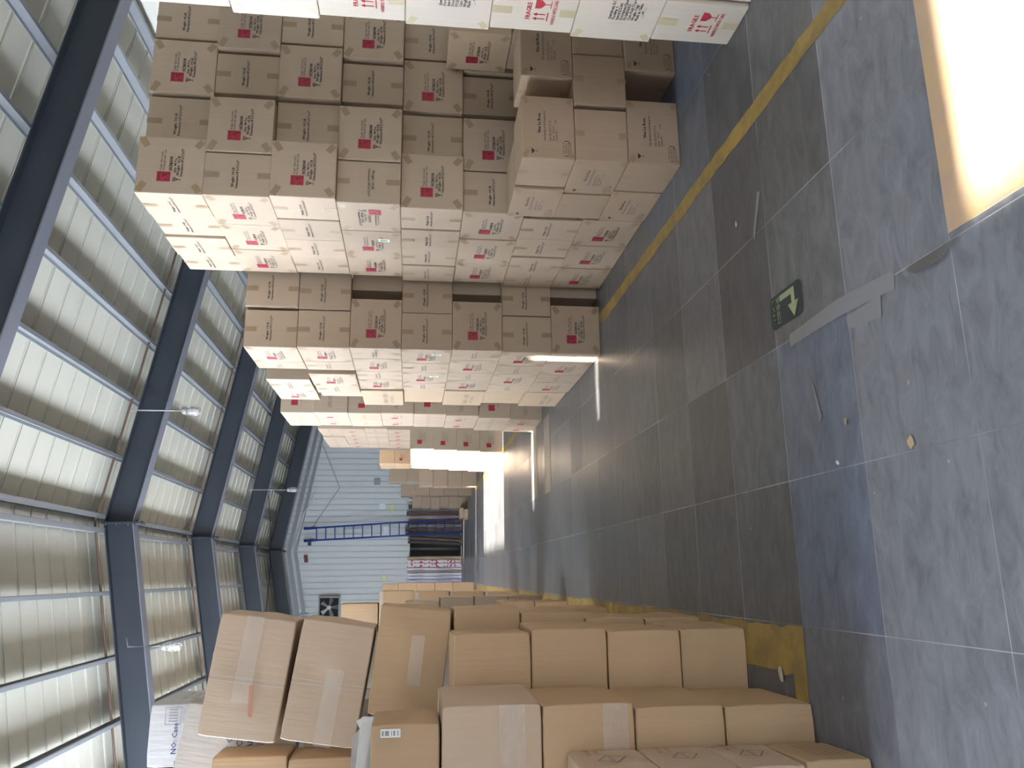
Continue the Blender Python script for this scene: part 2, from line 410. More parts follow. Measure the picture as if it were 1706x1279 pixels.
FACE_ROT = {'front': 0.0, 'left': -math.pi / 2, 'right': math.pi / 2, 'back': math.pi}
def add_face(o, side, kind, w, d, h, off=0.0012):
    """print one face of carton o (origin at its base centre)"""
    fw = w if side in ('front', 'back') else d
    fd = d if side in ('front', 'back') else w
    z = FACE_ROT[side]
    for name, me in face_parts(kind.replace('-flip', ''), fw, h):
        n = Vector((0, -fd / 2 - off, 0)); n.rotate(Euler((0, 0, z)))
        c = link(name, me, o, n, (0, 0, z))
        if kind.endswith('-flip'):
            c.location = n + Vector((0, 0, h)); c.rotation_euler = Euler((0, math.pi, z))

_cart = {}
def carton_mesh(w, d, h, m):
    key = (round(w, 3), round(d, 3), round(h, 3), m)
    if key not in _cart:
        bm = bmesh.new(); add_box(bm, -w / 2, -d / 2, 0, w / 2, d / 2, h)
        bmesh.ops.bevel(bm, geom=bm.edges[:], offset=0.007, segments=2, affect='EDGES', profile=0.6)
        _cart[key] = new_mesh('carton', bm, M[m])
    return _cart[key]

def worn_mesh(w, d, h, m, seed, bulge=0.012, dent=0.008, n=9, crush=None, topb=0.0):
    """a carton whose panels bulge and dent; one connected grid surface"""
    rnd = random.Random(seed)
    bm = bmesh.new(); add_box(bm, -w / 2, -d / 2, 0, w / 2, d / 2, h)
    bmesh.ops.subdivide_edges(bm, edges=bm.edges[:], cuts=n, use_grid_fill=True)
    ph = [rnd.uniform(0, 6.3) for _ in range(9)]; am = [rnd.uniform(.4, 1.0) for _ in range(6)]
    for v in bm.verts:
        a, b, c = v.co.x / (w / 2), v.co.y / (d / 2), v.co.z / h * 2 - 1
        fa, fb, fc = 1 - a * a, 1 - b * b, 1 - c * c
        wv = math.sin(3.1 * a + ph[0]) * math.sin(2.7 * b + ph[1]) + math.sin(4.3 * b + ph[2]) * math.sin(3.7 * c + ph[3]) + math.sin(3.3 * c + ph[4]) * math.sin(4.9 * a + ph[5])
        if abs(abs(a) - 1) < 1e-3: v.co.x += math.copysign(bulge * am[0] * fb * fc, a) + dent * wv * fb * fc
        if abs(abs(b) - 1) < 1e-3: v.co.y += math.copysign(bulge * am[1] * fa * fc, b) + dent * wv * fa * fc
        if c > .999: v.co.z += topb * am[2] * fa * fb - (.4 * dent * abs(wv) if topb == 0 else 0) * fa * fb
        k = sum(abs(abs(t) - 1) < 1e-3 for t in (a, b, c))
        if k == 3: v.co = Vector((0, 0, h / 2)) + (v.co - Vector((0, 0, h / 2))) * 0.985
        if crush: crush(v, a, b, c)
    bmesh.ops.bevel(bm, geom=[e for e in bm.edges if len(e.link_faces) == 2 and e.calc_face_angle(0) > 1.1], offset=0.005, segments=1, affect='EDGES')
    for f in bm.faces: f.smooth = True
    bm.normal_update()
    for e in bm.edges:
        if len(e.link_faces) == 2 and e.calc_face_angle(0) > .32: e.smooth = False
    return new_mesh('cardboard_box', bm, M[m])

ORD = ['first', 'second', 'third', 'fourth', 'fifth', 'sixth', 'seventh', 'eighth', 'ninth', 'tenth']
LOOK = {'mark': 'tan carton, red square mark,', 'plain': 'tan carton, weight text only,', 'mini': 'carton with red square,', 'mplain': 'carton with plain text,'}

def carton(x0, y0, z0, w, d, h, m='kraft', prints=(), label='', group=None, rz=0.0, cat='carton', gap=0.004):
    o = link('carton', carton_mesh(w - gap, d - gap, h - 0.002, m), None, (x0 + w / 2, y0 + d / 2, z0 + 0.001), (0, 0, rz))
    for side, kind in prints: add_face(o, side, kind, w - gap, d - gap, h - 0.002)
    tag(o, label, cat, group)
    return o

# ------------------------------------------------------------------ camera
CAM_Z = 1.62
F, YAW, PITCH, ROLL = 1317.2, 0.238212, -0.123221, 0.0174467
f = Vector((math.sin(YAW) * math.cos(PITCH), math.cos(YAW) * math.cos(PITCH), math.sin(PITCH)))
r0 = Vector((math.cos(YAW), -math.sin(YAW), 0)); u0 = r0.cross(f)
r = math.cos(ROLL) * r0 + math.sin(ROLL) * u0; u = -math.sin(ROLL) * r0 + math.cos(ROLL) * u0
cam = D.cameras.new('camera'); co = D.objects.new('camera', cam); COL.objects.link(co)
X, Y, Z = -u, r, -f                       # the phone was held on its side: world up points to the picture's left
co.matrix_world = Matrix(((X.x, Y.x, Z.x, 0), (X.y, Y.y, Z.y, 0), (X.z, Y.z, Z.z, CAM_Z), (0, 0, 0, 1)))
cam.sensor_fit = 'HORIZONTAL'; cam.sensor_width = 36; cam.lens = F * 36 / 1706; cam.clip_end = 200; cam.clip_start = 0.05
S.camera = co

# ------------------------------------------------------------------ hall shell
XL, XR, YB, YF = -5.2, 6.62, -5.0, 26.25          # left, right, behind the camera, far end
RX, SL = 0.78, 0.185                              # ridge line and roof slope
roofz = lambda x, z0: z0 - SL * abs(x - RX)

# floor: one face per tile
bm = bmesh.new()
TILE = {(-1, 1): (.95, .30, 1.0), (0, 1): (.95, .30, .95), (1, 1): (.82, .42, .12), (-2, 1): (.85, .33, .55),  # tile differences, with the sky's blue reflection painted in
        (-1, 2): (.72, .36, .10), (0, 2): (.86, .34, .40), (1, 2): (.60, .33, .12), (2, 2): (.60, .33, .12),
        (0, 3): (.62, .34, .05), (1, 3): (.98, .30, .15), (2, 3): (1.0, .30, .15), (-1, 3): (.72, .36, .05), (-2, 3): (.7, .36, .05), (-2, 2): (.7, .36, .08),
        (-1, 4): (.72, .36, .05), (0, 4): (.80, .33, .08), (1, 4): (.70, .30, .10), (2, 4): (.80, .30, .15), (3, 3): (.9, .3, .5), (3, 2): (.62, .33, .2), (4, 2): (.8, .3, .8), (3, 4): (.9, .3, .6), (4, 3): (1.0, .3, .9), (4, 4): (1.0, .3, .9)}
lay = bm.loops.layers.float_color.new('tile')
rt = random.Random(3)
rowv = {}
for i in range(-11, 12):
    for j in range(-13, 45):
        xa, xb = TX0 + TSX * i, TX0 + TSX * (i + 1); ya, yb = TY0 + TSY * j, TY0 + TSY * (j + 1)
        xa, xb = max(xa, XL - .1), min(xb, XR + .1); ya, yb = max(ya, YB - .1), min(yb, 28.0)
        if xb <= xa or yb <= ya: continue
        if j not in rowv: rowv[j] = rt.uniform(.72, 1.02)
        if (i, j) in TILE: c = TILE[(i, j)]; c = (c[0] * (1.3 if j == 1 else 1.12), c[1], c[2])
        elif j <= 0: c = (1.5, .40, .38)  # nearest rows paler: doorway light painted into the tiles
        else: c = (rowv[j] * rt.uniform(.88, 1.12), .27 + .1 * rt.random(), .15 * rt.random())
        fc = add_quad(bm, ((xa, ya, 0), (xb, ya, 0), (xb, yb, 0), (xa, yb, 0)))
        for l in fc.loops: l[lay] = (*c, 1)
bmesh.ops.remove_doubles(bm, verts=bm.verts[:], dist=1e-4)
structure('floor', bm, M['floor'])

def corr_profile(a, b, pitch, depth, rib):
    """(coordinate, offset) list of a ribbed sheet between a and b"""
    out = []; x = a
    while x < b:
        for dx, o in ((0.001, 0), (pitch - rib, 0), (pitch - rib * .85, depth), (pitch - rib * .15, depth)):
            if x + dx < b: out.append((x + dx, o))
        x += pitch
    out.append((b, 0)); return out

# roof sheets: ribs run down the slope
for sgn, xe in ((1, XR), (-1, XL)):
    bm = bmesh.new(); prev = None
    prof = []; y = YB
    while y < YF: prof += [(y + .001, 0), (y + .34, 0), (y + .348, -.012), (y + .362, -.012), (y + .3625, .075), (y + .386, .075), (y + .3865, -.012), (y + .40, -.012)]; y += .42
    for y, o in prof + [(YF + .05, 0)]:
        cur = [bm.verts.new((RX, y, 6.10 + o)), bm.verts.new((xe + .1 * sgn, y, roofz(xe + .1 * sgn, 6.10) + o))]
        if prev: bm.faces.new((prev[0], cur[0], cur[1], prev[1]))
        prev = cur
    structure('ceiling', bm, M['roof'])

# purlins, each a channel running the length of the hall
pur = [0.895, 1.72, 2.56, 3.41, 4.24, 5.04, 5.88, 6.48, 0.64, -0.205, -1.065, -1.88, -2.72, -3.56, -4.4, -5.05]
for x in pur:
    bm = bmesh.new(); z = roofz(x, 6.0); s = 1 if x > RX else -1
    hw = .06 if x in (0.895, 0.64) else .045
    add_box(bm, x - .006, YB, z - .06, x + .006, YF - .02, z + .06)
    add_box(bm, min(x, x - s * hw), YB, z - .066, max(x, x - s * hw), YF - .02, z - .056)
    add_box(bm, min(x, x - s * hw), YB, z + .056, max(x, x - s * hw), YF - .02, z + .064)
    add_box(bm, x - s * hw - .003, YB, z - .066, x - s * hw + .003, YF - .02, z - .04)
    structure('ceiling_beam', bm, M['galv'])

# portal frames: I-beams meeting at a bolted ridge plate
frames = [-1.9, 2.75, 7.38, 12.02, 16.6, 21.05, 25.45]
for y in frames:
    bm = bmesh.new()
    for xe in (XR, XL):
        s = 1 if xe > RX else -1
        def seg(z0, z1, hy, mi):
            a = [(RX + s * .012, z0), (RX + s * .012, z1), (xe, roofz(xe, z1)), (xe, roofz(xe, z0))]
            v = [bm.verts.new((px, y - hy, pz)) for px, pz in a] + [bm.verts.new((px, y + hy, pz)) for px, pz in a]
            for q in ((0, 1, 2, 3), (7, 6, 5, 4), (0, 4, 5, 1), (1, 5, 6, 2), (2, 6, 7, 3), (3, 7, 4, 0)):
                fc = bm.faces.new([v[i] for i in q]); fc.material_index = mi
        seg(5.545, 5.915, .006, 0); seg(5.53, 5.546, .10, 1); seg(5.914, 5.93, .10, 0)
    add_box(bm, RX - .012, y - .14, 5.44, RX - .001, y + .14, 5.95, 0)
    add_box(bm, RX + .001, y - .14, 5.44, RX + .012, y + .14, 5.95, 0)
    for bz in (5.48, 5.60, 5.76, 5.90):
        for by in (-.11, .11):
            add_tube(bm, ((RX - .035, y + by, bz), (RX + .035, y + by, bz)), .013, 6, 0)
    structure('roof_beam', bm, [M['beam'], M['flange']])

# far wall: vertical ribs, open below a line at about head height where boards are stored
bm = bmesh.new(); prev = None
OX0, OX1, OZ = -0.25, 2.86, 1.66
prof = []; x = XL
while x < XR: prof += [(x + .001, 0), (x + .150, 0), (x + .156, -.012), (x + .174, -.012), (x + .1745, .03), (x + .186, .03)]; x += .187
for x, o in prof + [(XR, 0)]:
    zb = OZ if OX0 < x < OX1 else 0.0
    cur = [bm.verts.new((x, YF + o, zb)), bm.verts.new((x, YF + o, roofz(x, 6.16)))]
    if prev:
        bm.faces.new((prev[0], cur[0], cur[1], prev[1]))
    prev = cur
structure('wall_back', bm, M['siding'])
bm = bmesh.new()
add_box(bm, OX0 - .5, 27.9, 0, OX1 + .5, 27.98, 2.2); add_box(bm, OX0 - .55, 26.4, 0, OX0 - .5, 27.9, 2.2); add_box(bm, OX1 + .5, 26.4, 0, OX1 + .55, 27.9, 2.2)
add_box(bm, OX0 - .5, 26.42, 2.2, OX1 + .5, 27.9, 2.25)
structure('wall_storage', bm, mat('dim_green_wall', (0.13, 0.14, 0.12), 0.8))
# sloping girts and pipes high on the far wall
for k, (zo, yy, hh, mm) in enumerate(((5.40, 26.14, .05, 'galv'), (5.20, 26.12, .045, 'galv'), (5.68, 26.16, .035, 'flange'))):
    bm = bmesh.new()
    for xe in (XR - .03, XL + .03):
        a = [(RX, zo), (RX, zo + hh * 2), (xe, roofz(xe, zo + hh * 2)), (xe, roofz(xe, zo))]
        v = [bm.verts.new((px, yy - .035, pz)) for px, pz in a] + [bm.verts.new((px, yy + .035, pz)) for px, pz in a]
        for q in ((0, 1, 2, 3), (7, 6, 5, 4), (0, 4, 5, 1), (1, 5, 6, 2), (2, 6, 7, 3), (3, 7, 4, 0)): bm.faces.new([v[i] for i in q])
    structure('trim_beam', bm, M[mm])

# right wall (closed) and the wall behind the camera with its big open doorway
bm = bmesh.new(); add_box(bm, XR, YB, 0, XR + .08, YF, roofz(XR, 6.12)); structure('wall_right', bm, M['wall'])
bm = bmesh.new()
add_box(bm, XL, YB - .08, 0, -2.2, YB, 4.95); add_box(bm, 3.4, YB - .08, 0, XR, YB, 4.95); add_box(bm, XL, YB - .08, 3.9, XR, YB, 6.1)
structure('wall_front', bm, M['wall'])

# left wall with a strip of frosted high windows, plain openings and slits between panels
ZE = roofz(XL, 6.12)
WIN0, WIN1 = 2.85, 4.55
openings = [(0.75, 1.95, 2.54, 3.7), (6.66, 6.75, 2.64, 3.45), (10.4, 10.7, 2.47, 2.9), (14.05, 18.1, 2.31, 4.62), (20.25, 20.36, 2.31, 3.2), (25.0, 25.2, 2.31, 3.2)]
bays = []; y = 2.4
for a, b, _, _ in openings[1:]: bays.append((y, a - .22)); y = b + .22

bm = bmesh.new()
add_box(bm, XL - .06, YB, 0, XL, YF, 2.30)
add_box(bm, XL - .06, YB, 4.62, XL, YF, ZE)
for a, b, z0, z1 in openings:
    add_box(bm, XL - .06, a - .22, 2.30, XL, a, 4.62); add_box(bm, XL - .06, b, 2.30, XL, b + .22, 4.62)
    if z0 > 2.301: add_box(bm, XL - .06, a, 2.30, XL, b, z0)
    if z1 < 4.62: add_box(bm, XL - .06, a, z1, XL, b, 4.62)
add_box(bm, XL - .06, YB, 2.30, XL, openings[0][0] - .22, 4.62); add_box(bm, XL - .06, openings[4][1] + .22, 2.30, XL, openings[5][0] - .22, 4.62); add_box(bm, XL - .06, openings[5][1] + .22, 2.30, XL, YF, 4.62); add_box(bm, XL - .06, openings[0][1] + .22, 2.30, XL, 2.4, 4.62)
for a, b in bays:
    add_box(bm, XL - .06, a, 2.30, XL, b, WIN0); add_box(bm, XL - .06, a, WIN1, XL, b, 4.62)
structure('wall_left', bm, M['wall'])
bm = bmesh.new()                      # added unseen low screen shading the lower right cartons, with gaps for sun
for a, b in ((3.0, 6.3), (7.1, 10.1), (11.0, 13.2)): add_box(bm, -2.66, a, 0, -2.60, b, 2.75)
structure('wall_shade_blocker', bm, M['wall'])
M['frost'] = mat('frosted_daylight_pane', (0.7, 0.72, 0.74), 0.6, 0, (0.85, 0.93, 1.06), 43.0)
M['frame'] = mat('window_frame', (0.45, 0.46, 0.48), 0.5)
for k, (a, b) in enumerate(bays):
    bm = bmesh.new(); add_box(bm, XL - .045, a, WIN0, XL - .02, b, WIN1)
    w = structure('window_%d' % (k + 1), bm, M['frost'])
    bm = bmesh.new(); n = max(1, round((b - a) / 1.2))
    for q in range(n + 1):
        yy = a + (b - a) * q / n; add_box(bm, XL - .05, max(a, yy - .02), WIN0, XL + .012, min(b, yy + .02), WIN1)
    fr = link('window_frame', new_mesh('window_frame', bm, M['frame']), w)

# ------------------------------------------------------------------ cartons on the right
def stack(name, group, X, Y, rows, h, z0=0.0, m='kraft', near=True):
    """rows: list from the floor up of dicts: side=[(kind,depth)...] going back, front=[(kind,width,dx,dy)...] going right of the corner box"""
    for i, rw in enumerate(rows):
        z = z0 + i * h
        xo, yo = rw.get('x', X), rw.get('y', Y)
        y = yo
        for k, it in enumerate(rw['side']):
            kind, dep, wid = it[:3]; dx, dy = (it[3], it[4]) if len(it) > 4 else (0, 0)
            front = 'plain' if kind.startswith('mark') else 'mark'
            if not near: front = {'mini': 'mplain', 'mplain': 'mini'}.get(kind, 'mplain')
            pr = [('left', kind)]
            if k == 0 or (len(it) > 5): pr.append(('front', rw.get('ff', front)))
            lb = f"{LOOK.get(kind.split('-')[0], 'plain carton,')} {ORD[i]} row up, {ORD[k]} back along {name}"
            carton(xo + dx, y + dy, z, wid, dep, h, m, pr, lb, group)
            y += dep
        for k, it in enumerate(rw.get('front', [])):
            kind, wid, x, yy, dep = it
            lb = f"{LOOK.get((kind or '').split('-')[0], 'plain carton,')} {ORD[i]} row up, {ORD[k + 1]} in across {name}"
            pr = [('front', kind)] if kind else []
            carton(x, yy, z, wid, dep, h, m, pr, lb, group)

# A: nearest tall block, 8 courses
ha = .4335
GA = 'cartons of the tall nearest block'
rowsA = []
for i in range(8):
    top = 8 - i                        # 1 = top row
    y = {1: 5.01, 2: 5.0, 3: 4.975, 4: 5.02, 5: 5.06, 6: 5.085, 7: 5.155, 8: 5.13}[top]
    if top % 2:
        side = [('plain', .345, .415)] + [('plain', .345, .415, random.uniform(-.01, .01), 0) for _ in range(3)]
        front = [('plain', .36, 2.885, y + .105 + random.uniform(-.01, .01), .40), ('mark', .42, 3.262, y + .075, .345), ('plain', .32, 3.70, y + .085, .40)]
    else:
        side = [('mark', .455, .315)] + [('mark', .455, .315, random.uniform(-.008, .008), 0) for _ in range(2)]
        front = [('mark', .415, 2.785, y - .005, .345), ('plain', .318, 3.287, y + .09, .40), ('mark', .405, 3.622, y + .05, .345)]
    rowsA.append(dict(side=side, front=front, y=y))
rowsA[4]['ff'] = 'plain-flip'; rowsA[4]['side'][0] = ('mark-flip', .455, .315)
stack('the tall nearest block', GA, 2.465, 5.0, rowsA, ha)

def slip(label_start):
    for o in list(COL.objects):
        if o.parent is None and str(o.get('label', '')).startswith(label_start):
            w_, d_, h_ = o.data.vertices and [max(v.co[i] for v in o.data.vertices) - min(v.co[i] for v in o.data.vertices) for i in range(3)]
            add_face(o, 'left', 'slip', w_, d_, h_, .0016)
slip('tan carton, red square mark, fifth row up, second back along the tall nearest')
# loose carton lying tilted on the rose-print stack
o = carton(3.58, 4.63, .996, .345, .45, .43, 'kraft_tan', [('left', 'mark'), ('front', 'plain')], 'tan carton with red square mark resting on top of the rose-print cartons', GA)
o.rotation_euler = (0, 0, R(-3))

# V: low cartons with rose lettering in front of the tall block
hv = .3315; GV = 'low rose-print cartons'
def V(x, y, i, w, d, pr, lb): carton(x, y, i * hv, w, d, hv, 'kraft_rose', pr, lb, GV)
V(2.452, 4.285, 0, .44, .37, [('front', 'rose'), ('left', 'rosep')], 'bottom corner carton of the low rose-print stack beside the yellow line')
V(2.452, 4.665, 0, .36, .44, [('left', 'rose')], 'bottom rose-print carton behind the corner one, touching the tall block')
V(3.09, 4.265, 0, .44, .37, [('front', 'rose'), ('left', 'rosep')], 'bottom rose-print carton across the dark gap from the corner')
V(2.455, 4.285, 1, .355, .44, [('front', 'rosep'), ('left', 'rose')], 'middle corner carton of the low stack with blank taped front')
V(2.455, 4.735, 1, .44, .36, [('left', 'rosep')], 'blank middle carton of the low rose-print stack, behind the corner')
V(2.83, 4.27, 1, .355, .44, [('front', 'rosep')], 'blank middle carton of the low stack, second in from the corner')
V(3.20, 4.29, 1, .355, .44, [('front', 'rosep')], 'blank middle carton of the low stack, third in from the corner')
V(2.457, 4.295, 2, .43, .36, [('front', 'rose'), ('left', 'rosep')], 'top corner carton of the low rose-print stack, lettered front')
V(2.44, 4.662, 2, .36, .41, [('left', 'rose')], 'top rose-print carton behind the corner, lettered toward the aisle')
V(3.02, 4.29, 2, .43, .36, [('front', 'rose'), ('left', 'rosep')], 'top rose-print carton across the dark gap from the corner')

for i in range(3): V(3.56 + .01 * i, 4.29, i, .355, .74, [], f'shaded carton at the right end of the low rose-print stack, {ORD[i]} row up')
# B: near stack marked FRAGILE, closest to the camera on the right
hb = .4237; GB = 'pale fragile-marked cartons'
for i in range(7):
    z = i * hb; kinds = ['fragile', 'import', 'fragile', 'import', 'fragile', 'import', 'plainb'][i]
    dy = [0, .025, 0, .02, .0, .03, -.01][i]
    wd = .29 if kinds == 'fragile' else .44
    pr = [('left', kinds)] if kinds != 'plainb' else []
    nm = 'red FRAGILE print' if kinds == 'fragile' else ('black shipping text' if kinds == 'import' else 'no print visible')
    carton(2.718, 3.49 + dy - wd, z, .46, wd, hb, 'kraft_pale', pr, f'pale carton with {nm}, {ORD[i]} row up at far end of fragile stack', GB)
    w2 = .29 if kinds == 'fragile' else .44
    carton(2.735 + .01 * (i % 2), 3.49 + dy - wd - w2 - .012, z, .46, w2, hb, 'kraft_pale', pr, f'pale carton with {nm}, {ORD[i]} row up, one nearer in fragile stack', GB)
carton(2.86, 3.545, hb * 4, .44, .10, hb * .78, 'kraft_pale', [], 'shallow pale carton jutting out behind the fragile stack at head height', GB)
for i in range(4):
    carton(2.87, 3.56 - .02 * (i % 2), hb * i, .44, .09, hb, 'kraft_pale', [], f'plain shallow carton behind the fragile stack, {ORD[i]} row up', GB)

# C: second tall block, 7 courses
hc = .4335; GC = 'cartons of the second tall block'
rowsC = []
for i in range(7):
    top = 7 - i
    x = 1.87 + random.uniform(-.008, .008)
    y = 6.53
    if top in (3, 5, 7):
        side = [('plain', .335, .445), ('mark', .455, .33), ('plain', .30, .33), ('mark', .43, .33)] if top != 7 else [('plain', .30, .445), ('mark', .455, .33), ('plain', .31, .33), ('mark', .44, .33)]
        front = [(None, .30, 2.42 + random.uniform(-.02, .02), 6.60, .45)]
    elif top == 1:
        side = [('mark', .49, .33), ('plain', .22, .33)]
        front = [('plain', .33, 2.212, 6.50, .45)]
    elif top == 2:
        side = [('mark', .46, .33), ('plain', .30, .33)]
        front = [('plain', .33, 2.205, 6.51, .45)]
    else:
        side = [('mark', .455, .33), ('plain', .33, .33), ('mark', .44, .33), ('plain', .28, .33)]
        front = [('plain', .33, 2.205, 6.545, .45)]
    rowsC.append(dict(side=side, front=front, x=x, y=y))
stack('the second tall block', GC, 1.87, 6.53, rowsC, hc)
slip('tan carton, red square mark, fourth row up, first back along the second'); slip('tan carton, red square mark, fourth row up, third back along the second')
GC2 = 'cartons behind the second tall block'
# set-back pair on top, further boxes of the upper courses
carton(1.85, 7.60, 6 * hc + .02, .36, .46, hc - .02, 'kraft', [('left', 'plain'), ('front', None)] if False else [('left', 'plain')], 'top carton with weight text, set back beyond the second tall block', GC2)
carton(1.855, 8.07, 6 * hc + .02, .34, .46, hc - .02, 'kraft', [('left', 'mark')], 'top carton with red square mark, set back beyond the second tall block', GC2)
carton(1.90, 7.60, 5 * hc, .40, .46, hc, 'kraft', [], 'hidden base carton under the set-back pair', GC2) if False else None
carton(1.84, 7.325, 5 * hc + .0, .36, .47, hc, 'kraft', [('left', 'mark')], 'red square carton under the set-back pair, nearer one', GC2)
carton(1.85, 7.80, 5 * hc + .0, .36, .36, hc, 'kraft', [('left', 'plain')], 'weight text carton under the set-back pair, farther one', GC2)
carton(1.90, 8.17, 5 * hc, .34, .36, hc, 'kraft', [], 'plain carton under the far end of the set-back pair', GC2)
for i, (k, dx) in enumerate((('digits', 0), (None, .03), ('digits', .0), (None, .03), ('digits', -.01))):
    y0 = 8.10 + (.0 if k else .06)
    carton(1.875 + dx, y0, i * .433, .40, 8.80 - y0, .433, 'kraft_tan', [('left', k)] if k else [], f'tan carton at the back end of the second block, {ORD[i]} row up', 'tan end cartons of the second block')
# E: third block, 8 courses
he = .4045; GE = 'cartons of the third block'
rowsE = []
for i in range(8):
    top = 8 - i; x = 1.955 if top < 6 else (1.935, 1.915, 1.895)[top - 6]
    if top in (2, 4, 6): side = [('mini', .44, .33), ('mini', .42, .33)]
    elif top == 8: side = [('mini', .44, .33), ('mini', .44, .33)]
    elif top == 3: side = [('mplain', .44, .33), ('mplain', .44, .33)]
    else: side = [('mplain', .22, .445), ('mplain', .22, .445), ('mplain', .22, .445), ('mplain', .22, .445)]
    rowsE.append(dict(side=side, front=[('mplain', .33, x + .46 if side[0][0] == 'mplain' and len(side) == 4 else x + .345, 9.73, .44)], x=x, y=9.71 + .02 * (i % 2)))
stack('the third block', GE, 1.95, 9.71, rowsE, he, 0, 'kraft', False)
# G: low fourth block, 4 courses, and its set-back upper tier
hg = .4185; GG = 'cartons of the low fourth block'
rowsG = []
for i in range(4):
    x = 2.16 + .018 * i
    side = [('mplain', .44, .44), ('mini', .44, .44), ('mplain', .44, .44), ('mini', .44, .44), ('mplain', .44, .44), ('mplain', .44, .44)]
    rowsG.append(dict(side=side, front=[('mini', .44, x + .455, 14.22, .44)], x=x, y=14.2, ff='mini'))
stack('the low fourth block', GG, 2.2, 14.2, rowsG, hg, 0, 'kraft', False)
GF = 'upper tier over the fourth block'
for i in range(4):
    for k in range(5):
        kind = 'mini' if i % 2 == (0 if i < 2 else 0) else 'mplain'
        carton(2.575 + random.uniform(-.015, .015), 14.22 + k * .445, 4 * hg + .002 + i * .41, .42, .44, .41, 'kraft', [('left', kind)], f'{LOOK[kind]} upper tier over the low fourth block, {ORD[i]} course, {ORD[k]} back', GF)
for i in range(2):
    for k in range(2):
        carton(2.262, 16.47 + k * .43, 4 * hg + .002 + i * .315, .30, .42, .315, 'kraft_gold', [('front', 'mini')] if (k == 0 and i == 0) else [], f'golden carton at back of the fourth block, {ORD[i]} tier, {ORD[k]} back', 'golden cartons on the fourth block')
for i in range(4):
    carton(2.20 + .02 * i, 16.86, i * hg, .40, .36, hg, 'kraft', [], f'plain carton closing the back of the fourth block, {ORD[i]} row up', GG)

# far brown stacks toward the end wall
GI = 'brown cartons near the far wall'
def far(x, y, z, w, d, h, lb, m='kraft_brown'): carton(x, y, z, w, d, h, m, [], lb, GI)
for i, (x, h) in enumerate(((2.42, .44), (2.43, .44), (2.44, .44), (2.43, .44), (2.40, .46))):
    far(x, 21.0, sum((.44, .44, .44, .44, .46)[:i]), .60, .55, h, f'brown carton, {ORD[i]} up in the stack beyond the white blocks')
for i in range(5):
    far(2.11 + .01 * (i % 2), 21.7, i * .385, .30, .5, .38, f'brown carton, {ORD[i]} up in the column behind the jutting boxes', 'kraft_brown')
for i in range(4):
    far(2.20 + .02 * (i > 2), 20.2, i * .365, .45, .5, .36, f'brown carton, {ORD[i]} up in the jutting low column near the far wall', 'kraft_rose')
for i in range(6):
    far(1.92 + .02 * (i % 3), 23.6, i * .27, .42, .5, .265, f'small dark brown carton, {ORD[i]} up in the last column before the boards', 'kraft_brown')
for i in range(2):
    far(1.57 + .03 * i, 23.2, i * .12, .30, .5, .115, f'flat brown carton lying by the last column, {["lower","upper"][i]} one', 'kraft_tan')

# ------------------------------------------------------------------ boxes on the left
GL = 'golden boxes piled on the left'
def cbox(xr, yf, z0, w, d, h, label, m='kraft_gold', seed=1, rz=0, ry=0, rx=0, bulge=.010, dent=.006, prints=(), tape=None, group=GL, crush=None, topb=0.0):
    """box whose front right lower edge stands at (xr, yf, z0)"""
    o = link('cardboard_box', worn_mesh(w - .008, d - 2.2 * bulge - .01, h - .006, m, seed, bulge, dent, 9, crush, topb))
    c = Vector((-w / 2, d / 2, 0)); c.rotate(Euler((R(rx), R(ry), R(rz))))
    o.location = Vector((xr, yf, z0 + .003)) + c
    o.rotation_euler = (R(rx), R(ry), R(rz))
    for side, kind in prints: add_face(o, side, kind, w, d, h, bulge + .004)
    if tape:
        for side, v, u0, u1, th in tape:
            fw = w if side == 'front' else d; fd = d if side == 'front' else w
            bm = bmesh.new(); n = 14
            for k in range(n):
                a, b = u0 + (u1 - u0) * k / n, u0 + (u1 - u0) * (k + 1) / n
                ya = -(bulge * (1 - (2 * a - 1) ** 2)) * .9 - .002 ; yb = -(bulge * (1 - (2 * b - 1) ** 2)) * .9 - .002
                add_quad(bm, (((a - .5) * fw, ya, v * h - th / 2), ((b - .5) * fw, yb, v * h - th / 2), ((b - .5) * fw, yb, v * h + th / 2), ((a - .5) * fw, ya, v * h + th / 2)))
            z = FACE_ROT[side]; nv = Vector((0, -fd / 2 - .003, 0)); nv.rotate(Euler((0, 0, z)))
            link('tape', new_mesh('tape', bm, M['clear']), o, nv, (0, 0, z))
    tag(o, label, 'box', group)
    return o

def diamond(o, d, h, x):
    bm = bmesh.new(); w = d
    outline(bm, [(-.02, h * .5 + .055), (.055, h * .5 + .01), (.03, h * .5 - .055), (-.05, h * .5 - .01)], .004, 0)
    put_text(bm, 'HANDLE WITH CARE', -.035, h * .5 - .004, .014, .04)
    link('lettering', new_mesh('lettering', bm, M['ink_grey']), o, (x, 0, 0), (0, 0, math.pi / 2))
    bm = bmesh.new(); put_text(bm, 'FRAGILE', .06, h * .72, .02, .16); put_text(bm, 'CHINA', .07, h * .60, .016, .15)
    link('red_text', new_mesh('red_text', bm, M['ink_faded_red']), o, (x, 0, 0), (0, 0, math.pi / 2))

